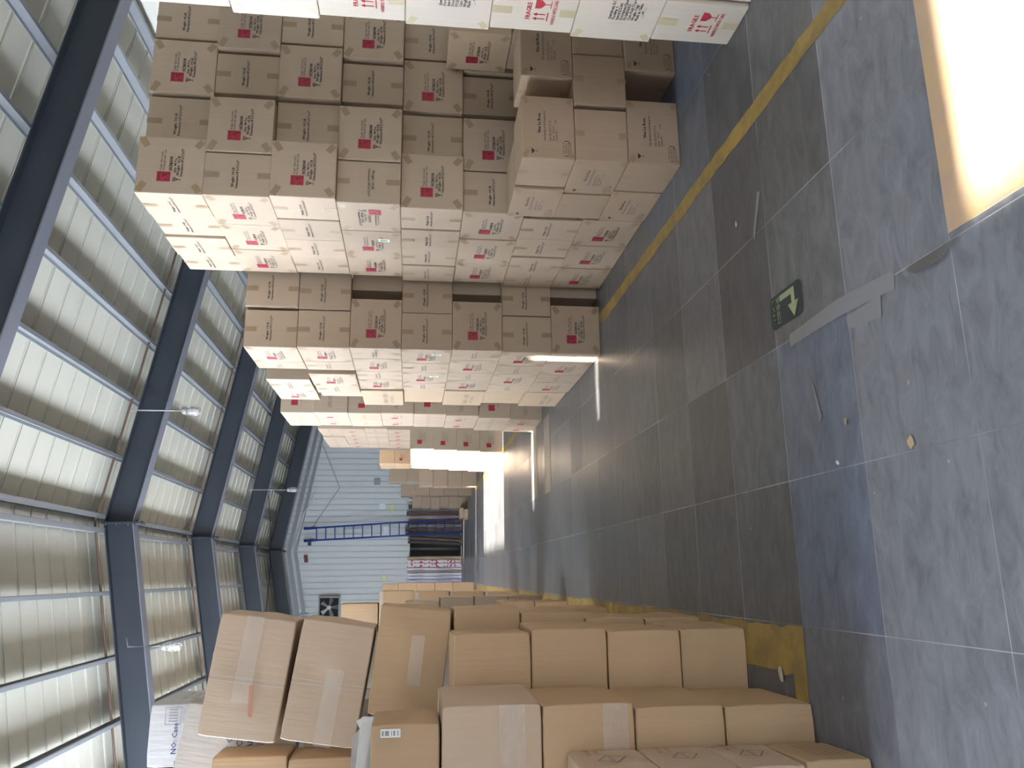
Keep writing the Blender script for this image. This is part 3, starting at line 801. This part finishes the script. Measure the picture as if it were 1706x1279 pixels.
# nearest stack with diamond prints
zz = 0
for i, h in enumerate((.245, .235, .27, .275)):
    o = cbox(-.65 + (.012 if i == 0 else 0), 2.82, zz, .46, .37, h, f'golden box of the nearest left stack, {ORD[i]} up, {"scuffed print" if i == 0 else "diamond print"} on its side', 'kraft_pink' if i else 'kraft_gold', 20 + i, rz=(2.0 if i == 0 else 0), bulge=.004, dent=.003, group='golden boxes of the nearest left stack')
    if i: diamond(o, .37, h, .23 + .0035)
    else:
        bm = bmesh.new()
        for k in range(5): put_text(bm, 'KEEP DRY HANDLE WITH CARE', -.12, .16 - k * .028, .012, .13)
        link('lettering', new_mesh('lettering', bm, M['ink_grey']), o, (.2335, 0, 0), (0, 0, math.pi / 2))
    zz += h
# second stack
zz = 0
for i, h in enumerate((.373, .367, .367, .388)):
    x = (-.515, -.51, -.49, -.485)[i]
    cbox(x, 3.215, zz, .62, .55, h, f'golden box of the second left stack, {ORD[i]} up, {["standing on the floor","dented","taped front","pale taped front on top"][i]}', 'kraft_pink' if i == 3 else 'kraft_gold', 30 + i, rz=(.6, -.5, .4, -1.0)[i], bulge=.008, dent=.006,
         tape=[('front', .30 if i == 3 else .22, .0, 1.0, .10)] if i >= 2 else None)
    zz += h
# box with a shipping label and an open flap on the second stack
o = cbox(-.545, 3.25, 1.497, .55, .40, .265, 'golden box with white shipping sticker on top of the second left stack', 'kraft_gold', 40, rz=1, bulge=.005, dent=.004)
bm = bmesh.new(); rect(bm, 0, 0, .030, .075, 0)
for k, (a, b) in enumerate(((.008, .012), (.020, .027), (.032, .035), (.043, .058), (.063, .070))): rect(bm, .006, a, .024, b, 1, -.0004)
link('sticker', new_mesh('sticker', bm, [M['sticker'], M['grey_ink']]), o, (.228, -.2075, .148))
bm = bmesh.new()
fl = [(-.27, 0, 0), (.268, 0, 0), (.268, .02, .045), (.25, .03, .075), (.22, .03, .06), (.19, .04, .09), (-.27, .04, .10)]
bm.faces.new([bm.verts.new(p) for p in fl])
bmesh.ops.solidify(bm, geom=bm.faces[:], thickness=.005)
link('open_flap', new_mesh('open_flap', bm, M['kraft_white_and_lit']), o, (0, .04, .256))
# third stack
def crush(v, a, b, c):
    if b < -.99 and a < -.1: v.co.y += .13 * (-.1 - a) * (c + 1) / 2
    if c > .9 and a < 0: v.co.z -= .04 * (-a) * (1 - b) / 2
zz = 0
for i, h in enumerate((.33, .36, .365, .365)):
    cbox((-.262, -.262, -.25, -.262)[i], 3.83, zz, .62, .50, h, f'golden box of the third left stack, {ORD[i]} up, {["crumpled at the floor","flat front","bulging top edge","topmost, dusty top"][i]}', 'kraft_gold', 50 + i, rz=(-1, .5, -1.2, 1.2)[i], bulge=.010, dent=.007 if i else .012, crush=crush if i == 0 else None)
    zz += h
# fourth stack: four upright boxes and three leaning ones
zz = 0
for i, h in enumerate((.32, .34, .36, .365)):
    cbox((-.24, -.235, -.20, -.175)[i], 4.45, zz, .56, .50, h, f'golden box of the fourth left stack, {ORD[i]} up, below the leaning boxes', 'kraft_gold', 60 + i, bulge=.010, dent=.007)
    zz += h
cbox(-.189, 4.45, 1.392, .56, .46, .385, 'brown leaning box, lowest of the three leaning boxes', 'kraft_gold', 70, ry=6.5, bulge=.012, dent=.008, tape=[('front', .42, .30, .75, .07)])
cbox(-.266, 4.45, 1.80, .61, .46, .385, 'pale leaning box, middle of the three, with clear tape patch', 'kraft_pink', 71, ry=9, bulge=.012, dent=.006, tape=[('front', .42, .0, .62, .09)])
o = cbox(-.225, 4.45, 2.21, .61, .46, .395, 'pale leaning box with red smear, topmost of three leaning boxes', 'kraft_pink', 72, ry=8, bulge=.010, dent=.006, tape=[('front', .52, .30, 1.0, .09)])
bm = bmesh.new(); poly(bm, [(-.185, .13), (-.03, .155), (-.03, .172), (-.18, .152)]); link('red_smear', new_mesh('red_smear', bm, mat('red_smear', (.52, .26, .17), .7)), o, (0, -.2445, 0))
for nm, ub in (('middle of the three', -.02), ('topmost of three', -.03)):
    o = [q for q in COL.objects if q.parent is None and nm in str(q.get('label', ''))][0]
    bm = bmesh.new()
    for q in range(2): rect(bm, ub + q * .022, .004, ub + .004 + q * .022, .375)
    link('fold_line', new_mesh('fold_line', bm, M['kraft_pale']), o, (0, -.2285, 0))
# column to the left of the leaning boxes
zz = 0
for i, h in enumerate((.38, .38, .38, .38, .38, .36, .40)):
    cbox(-.93 - .02 * (i % 2), 4.72, zz, .58, .33, h, f'brown box, {ORD[i]} up in the shaded column left of the leaning boxes', 'kraft_gold', 80 + i, bulge=.008, dent=.005)
    zz += h
# tall printed kraft boxes behind, white window light painted into their board colour
def wb(o, h, w, d, lines, v0, size, u0=None):
    bm = bmesh.new()
    for k, t in enumerate(lines): put_text(bm, t, -w * .42 if u0 is None else u0, v0 - k * size * 1.75, size, None, 0, .002)
    link('lettering', new_mesh('lettering', bm, M['ink_blue']), o, (0, -d / 2 - .010, 0))
    bm = bmesh.new(); outline(bm, [(w * .18, h - .19), (w * .44, h - .19), (w * .44, h - .10), (w * .18, h - .10)], .004)
    for k in range(5): rect(bm, w * (.22 + .045 * k), h - .17, w * (.24 + .045 * k), h - .12)
    put_text(bm, 'KEEP DRY', w * .20, h - .215, .016, w * .42)
    link('handling_mark', new_mesh('handling_mark', bm, M['grey_ink']), o, (0, -d / 2 - .010, 0))
GW = 'white printed boxes behind the leaning boxes'
for i in range(4):
    cbox(-.74, 5.34, i * .62, .62, .52, .62, f'pale box, {ORD[i]} up under the tall printed box', 'kraft_white_and_lit', 90 + i, group=GW, bulge=.004, dent=.002)
o = cbox(-.732, 5.30, 2.485, .36, .60, .675, 'tall printed box in painted window-lit white with grey handling mark, nearest the roof beam', 'kraft_white_and_lit', 95, group=GW, bulge=.005, dent=.003)
wb(o, .675, .36, .60, ('NO: Case', '   5 PCS'), .50, .030, -.10)
bm = bmesh.new()
for k, t in enumerate(('NO: 1-20', '72 PCS', 'CLEAR')): put_text(bm, t, -.16, .50 - k * .06, .035, .10)
link('lettering', new_mesh('lettering', bm, M['ink_grey']), o, (.188, 0, 0), (0, 0, math.pi / 2))
o = cbox(-1.11, 5.30, 2.485, .36, .60, .675, 'printed box in painted window-lit white beside the tall one, at the picture edge', 'kraft_white_and_lit', 96, group=GW, bulge=.005, dent=.003)
wb(o, .675, .36, .60, ('WD', 'VERRE'), .54, .045, .06)
o = cbox(-.793, 5.08, 2.238, .52, .20, .66, 'greyish tilted box with printed piece count, behind the leaning boxes', 'kraft_grey', 97, ry=9, group=GW, bulge=.005, dent=.003)
wb(o, .66, .52, .20, ('NO: Cons', '   72 PCS', 'CLEAR', '  ARXEHCN', '     4 GS'), .36, .034, -.03)
for i in range(3): cbox(-.83, 5.08, i * .744, .50, .20, .744, f'shaded pale box, {ORD[i]} up under the greyish tilted box', 'kraft_grey', 105 + i, group=GW, bulge=.002, dent=.001)
for i in range(4):
    cbox(-.42, 6.06, i * .66, .50, .46, .66, f'pale box, {ORD[i]} up in the column behind the tall printed boxes', 'kraft_grey', 110 + i, group=GW, bulge=.004, dent=.002)
cbox(-.50, 6.1, 2.645, .36, .40, .36, 'small grey box peeking out behind the topmost leaning box', 'kraft_grey', 98, group=GW, bulge=.004, dent=.002)
# stacks further along the aisle
GM = 'golden boxes along the left aisle line'
for i in range(3):
    cbox(-.30 + .03 * i, 5.35 - .02 * i, i * .33, .42, .50, .325, f'golden box of the fifth left stack, {ORD[i]} up, bulging open top', 'kraft_gold', 120 + i, rz=2 * i - 2, group=GM, bulge=.016, dent=.010, topb=.03 * (i == 2))
for i in range(2):
    cbox(-.27, 6.60, i * .33, .56, .5, .325, f'golden box of the sixth left stack, {ORD[i]} up', 'kraft_gold', 125 + i, group=GM, bulge=.014, dent=.008, topb=.03 * (i == 1))
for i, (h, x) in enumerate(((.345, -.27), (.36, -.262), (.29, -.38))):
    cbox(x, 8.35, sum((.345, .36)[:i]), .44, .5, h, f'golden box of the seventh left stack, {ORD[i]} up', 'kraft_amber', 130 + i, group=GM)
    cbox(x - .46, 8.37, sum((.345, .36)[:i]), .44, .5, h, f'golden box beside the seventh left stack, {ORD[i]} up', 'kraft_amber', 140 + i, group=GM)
for i in range(4):  # shade on these fronts put in as darker brown board
    cbox((-.255, -.253, -.262, -.30)[i], 10.05, i * .42, .60, .45, .418, f'shade-darkened brown box of the eighth left stack, {ORD[i]} up', 'kraft_brown', 150 + i, group=GM)
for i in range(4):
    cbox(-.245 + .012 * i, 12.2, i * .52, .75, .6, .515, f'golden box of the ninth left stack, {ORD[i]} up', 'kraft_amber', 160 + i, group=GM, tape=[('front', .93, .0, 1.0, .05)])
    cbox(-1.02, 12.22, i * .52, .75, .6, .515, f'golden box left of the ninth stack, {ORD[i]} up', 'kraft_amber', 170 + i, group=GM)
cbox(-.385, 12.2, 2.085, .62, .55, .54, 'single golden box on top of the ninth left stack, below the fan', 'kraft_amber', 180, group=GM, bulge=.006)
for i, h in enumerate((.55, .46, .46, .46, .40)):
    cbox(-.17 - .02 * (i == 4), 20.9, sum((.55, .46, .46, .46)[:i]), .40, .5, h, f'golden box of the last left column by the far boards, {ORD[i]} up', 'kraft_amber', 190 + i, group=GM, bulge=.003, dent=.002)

# ------------------------------------------------------------------ far end: boards, ladder, fan, notices
def board_mat(name, base, kind=None):
    m = mat(name, base, .55)
    b = m.node_tree.nodes['Principled BSDF']
    tc = nd(m, 'ShaderNodeTexCoord'); mp = nd(m, 'ShaderNodeMapping'); mp.inputs['Scale'].default_value = (14, 14, 1.4) if kind != 'print' else (5, 5, 7)
    lk(m, tc.outputs['Object'], mp.inputs['Vector'])
    n = nd(m, 'ShaderNodeTexNoise'); n.inputs['Scale'].default_value = 1.5; n.inputs['Detail'].default_value = 4; lk(m, mp.outputs['Vector'], n.inputs['Vector'])
    rr = nd(m, 'ShaderNodeValToRGB')
    if kind == 'print':
        rr.color_ramp.elements[0].position = .54; rr.color_ramp.elements[0].color = (*base, 1)
        rr.color_ramp.elements[1].position = .57; rr.color_ramp.elements[1].color = (.55, .05, .08, 1)
    else:
        rr.color_ramp.elements[0].position = .35; rr.color_ramp.elements[0].color = (*[c * .55 for c in base], 1)
        rr.color_ramp.elements[1].position = .6; rr.color_ramp.elements[1].color = (*base, 1)
    lk(m, n.outputs['Fac'], rr.inputs['Fac']); lk(m, rr.outputs['Color'], b.inputs['Base Color'])
    return m
BM = {'white': board_mat('film_wrap', (.70, .70, .78)), 'lilac': board_mat('lilac_wrap', (.52, .48, .66)), 'pink': board_mat('pinkish_panel', (.42, .32, .32)),
      'black': board_mat('black_panel', (.03, .03, .04)), 'grey': board_mat('grey_panel', (.24, .23, .25)), 'brown': board_mat('brown_panel', (.14, .09, .07)),
      'dark': board_mat('dark_panel', (.06, .045, .045)), 'tan': board_mat('tan_panel', (.44, .33, .23)), 'print': board_mat('red_printed_wrap', (.72, .66, .68), 'print')}
xb = lambda y: 2.719 - (y - 815) * .01925
bl = [(815, 822, 'white', 0), (822, 828, 'lilac', 0), (829, 835, 'white', 0), (836, 840, 'pink', 0), (840, 846, 'black', 0), (846, 851, 'grey', 0), (851, 858, 'brown', 0), (858, 864, 'pink', 0),
      (864, 871, 'brown', 0), (872, 878, 'grey', 0), (879, 885, 'brown', 0), (886, 892, 'dark', 3), (893, 898, 'brown', 3), (899, 904, 'dark', 3), (925, 931, 'tan', 0), (931, 936, 'print', 0),
      (936, 943, 'print', 0), (943, 948, 'white', 0), (948, 952, 'tan', 0), (952, 957, 'white', 0), (957, 962, 'white', 0), (962, 969, 'lilac', 0)]
WORD = {'white': 'white wrapped', 'lilac': 'lilac wrapped', 'pink': 'pinkish', 'black': 'black', 'grey': 'grey', 'brown': 'brown', 'dark': 'dark', 'tan': 'tan', 'print': 'red printed white'}
cnt = {}
for ya, yb, k, lean in bl:
    x1, x0 = xb(ya), xb(yb); h = 1.76 + random.uniform(-.07, .06)
    bm = bmesh.new(); add_box(bm, x0 + .010, -.035, 0, x1 - .010, .035, h)
    bmesh.ops.subdivide_edges(bm, edges=bm.edges[:], cuts=4, use_grid_fill=True)
    for v in bm.verts:
        v.co.y += random.uniform(-.006, .006) + v.co.z * .03; v.co.x += random.uniform(-.005, .005)
        v.co.x += math.tan(R(lean)) * (h - v.co.z) * -1
        v.co.x -= (x0 + x1) / 2
    o = link('leaning_board', new_mesh('leaning_board', bm, BM[k]), None, ((x0 + x1) / 2, 26.06 + random.uniform(-.008, .008) - (.10 if lean else 0), .004))
    cnt[k] = cnt.get(k, 0) + 1
    tag(o, f'{WORD[k]} tall board leaning at the far wall, {ORD[cnt[k] - 1]} such from the cartons', 'board', 'boards leaning under the far wall')
bm = bmesh.new(); add_tube(bm, ((.86, 26.9, 0), (.86, 26.9, 2.15)), .05, 10)
tag(link('steel_post', new_mesh('steel_post', bm, M['galv'])), 'grey steel post in the dark gap between the boards', 'post')

# ladder
b0, b1, t0, t1 = Vector((1.76, 25.55, .015)), Vector((1.325, 25.55, .015)), Vector((1.50, 26.02, 4.85)), Vector((1.12, 26.02, 4.83))
root = D.objects.new('ladder', None); COL.objects.link(root); root.location = (1.54, 25.55, 0)
def lpart(name, bm): 
    me = new_mesh(name, bm, M['blue']); me.transform(Matrix.Translation(-Vector((1.54, 25.55, 0)))); return link(name, me, root)
for a, b in ((b0, t0), (b1, t1)):
    bm = bmesh.new(); add_tube(bm, (a, b), .030, 6); rl = lpart('rail', bm)
    bm = bmesh.new(); e = b - (b - a).normalized() * .22
    add_tube(bm, (e, e + Vector((0, .03, .10)), b + Vector((0, .05, .0)), b + Vector((0, .06, .16))), .045, 6); 
    me = new_mesh('hook', bm, M['blue']); me.transform(Matrix.Translation(-Vector((1.54, 25.55, 0)))); link('hook', me, rl)
for k in range(16):
    s = .055 + k * .0597
    bm = bmesh.new(); add_tube(bm, (b0.lerp(t0, s), b1.lerp(t1, s)), .018, 6); lpart('rung', bm)
tag(root, 'tall blue metal ladder leaning against the far wall', 'ladder')

# exhaust fan in the far wall
root = D.objects.new('exhaust_fan', None); COL.objects.link(root); root.location = (-.93, 26.12, 4.13)
bm = bmesh.new(); s = .33
for a in ((-s, -s, -s + .04, s), (s - .04, -s, s, s), (-s, -s, s, -s + .04), (-s, s - .04, s, s)): add_box(bm, a[0], -.05, a[1], a[2], .05, a[3])
link('fan_frame', new_mesh('fan_frame', bm, M['galv']), root)
bm = bmesh.new(); add_quad(bm, ((-.3, .06, -.3), (.3, .06, -.3), (.3, .06, .3), (-.3, .06, .3))); link('shutter', new_mesh('shutter', bm, M['black']), root)
for k in range(5):
    bm = bmesh.new(); v = [bm.verts.new(p) for p in ((.05, -.01, -.03), (.27, -.035, -.06), (.28, .02, .07), (.05, .01, .035))]; bm.faces.new(v); bmesh.ops.solidify(bm, geom=bm.faces[:], thickness=.006)
    link('blade', new_mesh('blade', bm, M['fanmetal']), root, (0, 0, 0), (0, k * 2 * math.pi / 5 + .3, 0))
bm = bmesh.new(); add_tube(bm, ((0, -.05, 0), (0, .04, 0)), .06, 14); link('hub', new_mesh('hub', bm, M['fanmetal']), root)
tag(root, 'square metal exhaust fan set high in the far wall', 'fan')

def flat(name, x0, z0, x1, z1, m, label, cat, grp=None):
    bm = bmesh.new(); add_box(bm, x0, 26.195, z0, x1, 26.215, z1); return tag(link(name, new_mesh(name, bm, M[m])), label, cat, grp)
flat('paper_sign', 2.10, 2.47, 2.29, 2.67, 'paper', 'white paper notice on the far wall above the wrapped boards', 'notice')
flat('paper_sign', 2.07, 2.20, 2.24, 2.34, 'paper_y', 'yellow paper notice below the white one on the far wall', 'notice')
flat('paper_sign', -.15, 2.40, .02, 2.52, 'paper_y', 'yellow paper notice on the far wall near the golden boxes', 'notice')
flat('paper_sign', 1.32, 2.35, 1.56, 2.52, 'paper', 'pale paper notice on the far wall behind the ladder', 'notice')
flat('vent_grille', 2.90, 2.66, 3.12, 2.86, 'galv', 'small grey vent grille on the far wall above the cartons', 'vent')
for k, (x, z) in enumerate(((1.02, 4.82), (.62, 4.92), (.5, 4.9), (-1.45, 4.7))):
    bm = bmesh.new(); add_box(bm, x - .05, 26.08, z - .05, x + .05, 26.2, z + .05)
    tag(link('junction_box', new_mesh('junction_box', bm, M['rust'] if k else M['wire_dark'])), ('small dark camera box on the far wall beside the ladder top', 'rusty block under the ridge on the far wall, upper', 'rusty block under the ridge on the far wall, lower', 'rusty block on the far wall beam past the fan')[k], 'box', None)

# wires and conduits
def wire(name, pts, rad, m, label, cat='cable'):
    bm = bmesh.new(); add_tube(bm, pts, rad, 6); return tag(link(name, new_mesh(name, bm, M[m])), label, cat)
def slope(y, xs, z0): return [(x, y, roofz(x, z0)) for x in xs]
wire('conduit', slope(11.66, (6.4, 4, 2.4, RX, -1, -3, -5.0), 5.95), .016, 'conduit', 'brown conduit along the second visible roof beam', 'conduit')
wire('conduit', slope(16.3, (6.4, 4, 2.4, RX, -1, -3, -5.0), 5.95), .016, 'conduit', 'brown conduit along the third visible roof beam', 'conduit')
wire('brace_rod', [(3.3, 21.2, 5.44), (1.0, 25.3, 5.86)], .012, 'wire_dark', 'thin dark brace rod crossing the farthest roof bay, right slope', 'rod')
wire('brace_rod', [(.5, 25.3, 5.84), (-2.6, 21.2, 5.27)], .012, 'wire_dark', 'thin dark brace rod crossing the farthest roof bay, left slope', 'rod')
wire('cable', [(2.6, 26.05, 4.75), (2.3, 26.05, 4.80), (2.0, 26.05, 5.02), (1.2, 26.05, 5.20), (.85, 26.05, 5.30)], .018, 'white_wire', 'white cable looping down from the far wall beam')
wire('wall_cord', [(4.2, 26.17, 4.55), (2.8, 26.17, 3.95), (1.55, 26.17, 4.75)], .008, 'wire_dark', 'thin dark cable sagging across the far wall')

# hanging caged lamps
def lamp(x, y, z, drop, label, arm=0.0):
    drop -= .03
    root = D.objects.new('hanging_lamp', None); COL.objects.link(root); root.location = (x, y, z)
    bm = bmesh.new()
    add_tube(bm, ((-arm, 0, drop), (0, 0, drop - abs(arm) * .25), (0, 0, .11)) if arm else ((0, 0, drop + .1), (0, 0, .11)), .010, 8)
    link('stem', new_mesh('stem', bm, M['wire']), root)
    bm = bmesh.new(); add_lathe(bm, ((.012, .14), (.05, .12), (.055, .07), (.045, .06)), 12); link('socket', new_mesh('socket', bm, M['wire']), root)
    bm = bmesh.new(); add_lathe(bm, ((.03, .06), (.05, .02), (.055, -.04), (.04, -.09), (.012, -.11)), 14); link('bulb', new_mesh('bulb', bm, M['bulb']), root)
    bm = bmesh.new()
    for k in range(8):
        a = k * math.pi / 4; pr = ((.05, .07), (.066, .02), (.068, -.05), (.05, -.11), (.01, -.13))
        add_tube(bm, [(r_ * math.cos(a), r_ * math.sin(a), zz_) for r_, zz_ in pr], .0035, 5)
    for zz_, r_ in ((.0, .068), (-.06, .067)): add_tube(bm, [(r_ * math.cos(t * math.pi / 8), r_ * math.sin(t * math.pi / 8), zz_) for t in range(17)], .0035, 5)
    link('cage', new_mesh('cage', bm, M['cage']), root)
    tag(root, label, 'lamp', 'caged lamps under the roof')
lamp(2.35, 11.66, 4.80, .76, 'caged lamp hanging on a stem from the right roof slope, nearest')
lamp(-.88, 11.66, 4.80, .62, 'caged lamp hanging from the left roof slope above the leaning boxes', -.12)
lamp(2.17, 20.8, 4.66, 1.0, 'caged lamp hanging from the right roof slope near the far wall')
lamp(-1.1, 25.3, 4.75, .70, 'small caged lamp near the far wall left of the ridge')

# ------------------------------------------------------------------ floor markings and litter
def strip(name, x0, y0, x1, y1, m, label, cat='floor marking', seed=0, z=.0022, jag=.006):
    rr = random.Random(seed); bm = bmesh.new(); vx = (x1 - x0) < (y1 - y0)
    n = max(2, int(max(x1 - x0, y1 - y0) / .08)); A, B = [], []
    for k in range(n + 1):
        t = k / n; j0, j1 = rr.uniform(-jag, jag), rr.uniform(-jag, jag)
        if vx: A.append(bm.verts.new((x0 + j0, y0 + (y1 - y0) * t, z))); B.append(bm.verts.new((x1 + j1, y0 + (y1 - y0) * t, z)))
        else: A.append(bm.verts.new((x0 + (x1 - x0) * t, y1 + j1, z))); B.append(bm.verts.new((x0 + (x1 - x0) * t, y0 + j0, z)))
    for k in range(n): bm.faces.new((A[k], B[k], B[k + 1], A[k + 1]))
    return tag(link(name, new_mesh(name, bm, M[m])), label, cat)
strip('floor_marking', 2.125, -4.5, 2.225, 24, 'yellow', 'long yellow painted line along the right cartons', seed=1)
strip('floor_marking', -.43, 3.37, -.232, 20, 'yellow', 'wide yellow painted line along the left boxes', seed=2, jag=.01)
strip('floor_marking', -1.6, 3.25, -.225, 3.365, 'yellow', 'short yellow cross line ending the left painted line', seed=3)
strip('floor_marking', .95, 9.2, 1.88, 9.62, 'cream_paint', 'pale painted band on the floor, the nearer one', seed=4, z=.0026)
strip('floor_marking', .97, 10.2, 1.9, 10.62, 'cream_paint', 'pale painted band on the floor, the farther one', seed=5, z=.0026)
bm = bmesh.new(); add_box(bm, 1.0, .55, .0005, 3.35, 2.062, .004)
tag(link('hardboard_sheet', new_mesh('hardboard_sheet', bm, M['sheet_orange'])), 'tan hardboard sheet on the floor in bright sunlight', 'sheet')
def patch(name, pts, m, label, cat, z=.0028):
    bm = bmesh.new(); bm.faces.new([bm.verts.new((x, y, z)) for x, y in pts]); return tag(link(name, new_mesh(name, bm, M[m])), label, cat)
patch('floor_tape', [(.995, 2.35), (1.02, 2.72), (1.0, 3.12), (.945, 3.12), (.95, 2.7), (.93, 2.36)], 'floor_tape', 'grey tape strip covering the floor joint beside the exit arrow', 'tape')
patch('floor_tape', [(.94, 2.44), (.93, 2.67), (.88, 2.66), (.86, 2.45)], 'floor_tape', 'short loose tape strip branching off the joint tape', 'tape', .0032)
patch('floor_tape', [(1.55, 3.37), (1.59, 3.38), (1.77, 3.30), (1.76, 3.27)], 'floor_tape', 'small tape scrap on the floor near the yellow line', 'tape')
patch('floor_tape', [(.74, 2.97), (.77, 2.97), (.60, 2.92), (.575, 2.94)], 'floor_tape', 'faint tape streak on the bluish floor tile', 'tape')
# torn mat edge beside the sheet
bm = bmesh.new(); nn = 14; top = []; bot = []
for k in range(nn + 1):
    t = k / nn; x = .975; y = 2.04 + t * .25
    dpt = .05 * math.sin(math.pi * t) ** .8 * (1 + .15 * math.sin(9 * t))
    top.append(bm.verts.new((x, y, .003))); bot.append(bm.verts.new((x - dpt, y, .003 + .012 * math.sin(math.pi * t))))
for k in range(nn): bm.faces.new((top[k], top[k + 1], bot[k + 1], bot[k]))
bmesh.ops.solidify(bm, geom=bm.faces[:], thickness=.003)
tag(link('torn_mat', new_mesh('torn_mat', bm, mat('torn_mat_back', (.34, .33, .32), .8))), 'curled torn floor mat edge beside the tan sheet', 'mat')

# exit arrow sticker on the floor
root = D.objects.new('exit_sticker', None); COL.objects.link(root); root.location = (1.135, 3.125, 0)
M['sign_dark'] = paint('dark_green_film', (.030, .055, .055), .8); M['sign_glow'] = mat('pale_green_film', (.42, .46, .26), .5)
def lay(bm, mname, name, z):
    me = new_mesh(name, bm, M[mname]); return link(name, me, root, (0, 0, z))
# local frame: a = along the sign's text direction (toward -X on the floor is reading right), built directly in world metres
hw, hl = .078, .148
def sg(a, b):               # a: 0..1 reading direction, b: 0..1 upward on the sign
    return (hw - a * 2 * hw + (b - .5) * -.00, (b * 2 - 1) * -hl)
bm = bmesh.new(); pts = []
for cx, cy, st in ((1, 1, 0), (-1, 1, 1), (-1, -1, 2), (1, -1, 3)):
    for k in range(4):
        a = (st + k / 3) * math.pi / 2; pts.append((cx * (hw - .03) + .03 * math.cos(a), cy * (hl - .03) + .03 * math.sin(a), 0))
bm.faces.new([bm.verts.new(p) for p in pts]); lay(bm, 'sign_dark', 'backing', .003)
bm = bmesh.new()
P2 = lambda pts: bm.faces.new([bm.verts.new((x, y, 0)) for x, y in pts])
P2([(.062, .05), (.062, -.085), (.035, -.085 + .02), (.035, .05)])
P2([(.062, -.085), (-.005, -.085), (-.005, -.055), (.035, -.055)])
P2([(-.005, -.115), (-.07, -.07), (-.005, -.02)])
lay(bm, 'sign_glow', 'arrow', .0042)
bm = bmesh.new(); put_text(bm, 'EXIT', 0, 0, .028, .11, 0, .002); put_text(bm, '安全出口', 0, .042, .026, .12)
for v in bm.verts: v.co = Vector((.062 - v.co.x, .125 - v.co.z, 0))
bmesh.ops.reverse_faces(bm, faces=bm.faces[:])
lay(bm, 'sign_glow', 'lettering', .0042)
tag(root, 'dark green exit sticker with pale bent arrow on the floor', 'sticker')

def scrap(x, y, sz, m, label, seed):
    rr = random.Random(seed); bm = bmesh.new(); n = 7
    bm.faces.new([bm.verts.new((sz * rr.uniform(.5, 1) * math.cos(k * 6.283 / n), sz * .7 * rr.uniform(.5, 1) * math.sin(k * 6.283 / n), rr.uniform(.003, .012))) for k in range(n)])
    bmesh.ops.triangulate(bm, faces=bm.faces[:]); bmesh.ops.solidify(bm, geom=bm.faces[:], thickness=.002)
    tag(link('scrap', new_mesh('scrap', bm, M[m]), None, (x, y, .001)), label, 'scrap')
scrap(.545, 2.745, .022, 'chip', 'tan card scrap on the bluish floor tile', 1)
scrap(.402, 2.375, .028, 'chip', 'tan card scrap lying on the pale floor joint', 2)
scrap(.60, 2.345, .012, 'chip', 'small tan card scrap on the grey tile beyond the sheet', 3)
scrap(-.30, 1.965, .018, 'chip', 'tan card scrap nearest the camera on the floor', 4)
scrap(.40, 2.83, .012, 'chipw', 'small white paper scrap on the bluish floor tile', 5)
scrap(1.72, 3.55, .018, 'chipw', 'small white paper scrap near the yellow line', 6)
scrap(-.436, 3.487, .05, 'chipw', 'white torn paper stuck to the dark floor inside the yellow corner', 7)

# ------------------------------------------------------------------ light
w = D.worlds.new('sky'); S.world = w; w.use_nodes = True
bg = w.node_tree.nodes['Background']; bg.inputs['Color'].default_value = (.72, .84, 1.0, 1); bg.inputs['Strength'].default_value = 1.6
EL = R(22)
sun = D.lights.new('sun', 'SUN'); sun.energy = 60; sun.angle = R(.9); sun.color = (1, .95, .86)
so = D.objects.new('sun', sun); COL.objects.link(so)
so.rotation_euler = Vector((math.cos(EL), 0.0, -math.sin(EL))).to_track_quat('-Z', 'Y').to_euler()
# daylight through the doorway behind the camera
al = D.lights.new('doorway_daylight', 'AREA'); al.shape = 'RECTANGLE'; al.size = 5.4; al.size_y = 3.6; al.energy = 190; al.color = (.93, .96, 1)
ao = D.objects.new('doorway_daylight', al); COL.objects.link(ao); ao.location = (.6, YB - .3, 2.0); ao.rotation_euler = (R(90), 0, 0)

S.view_settings.view_transform = 'Standard'; S.view_settings.look = 'None'; S.view_settings.exposure = 0.0; S.view_settings.gamma = 1
S.view_settings.use_curve_mapping = False
S.cycles.max_bounces = 8; S.cycles.diffuse_bounces = 5
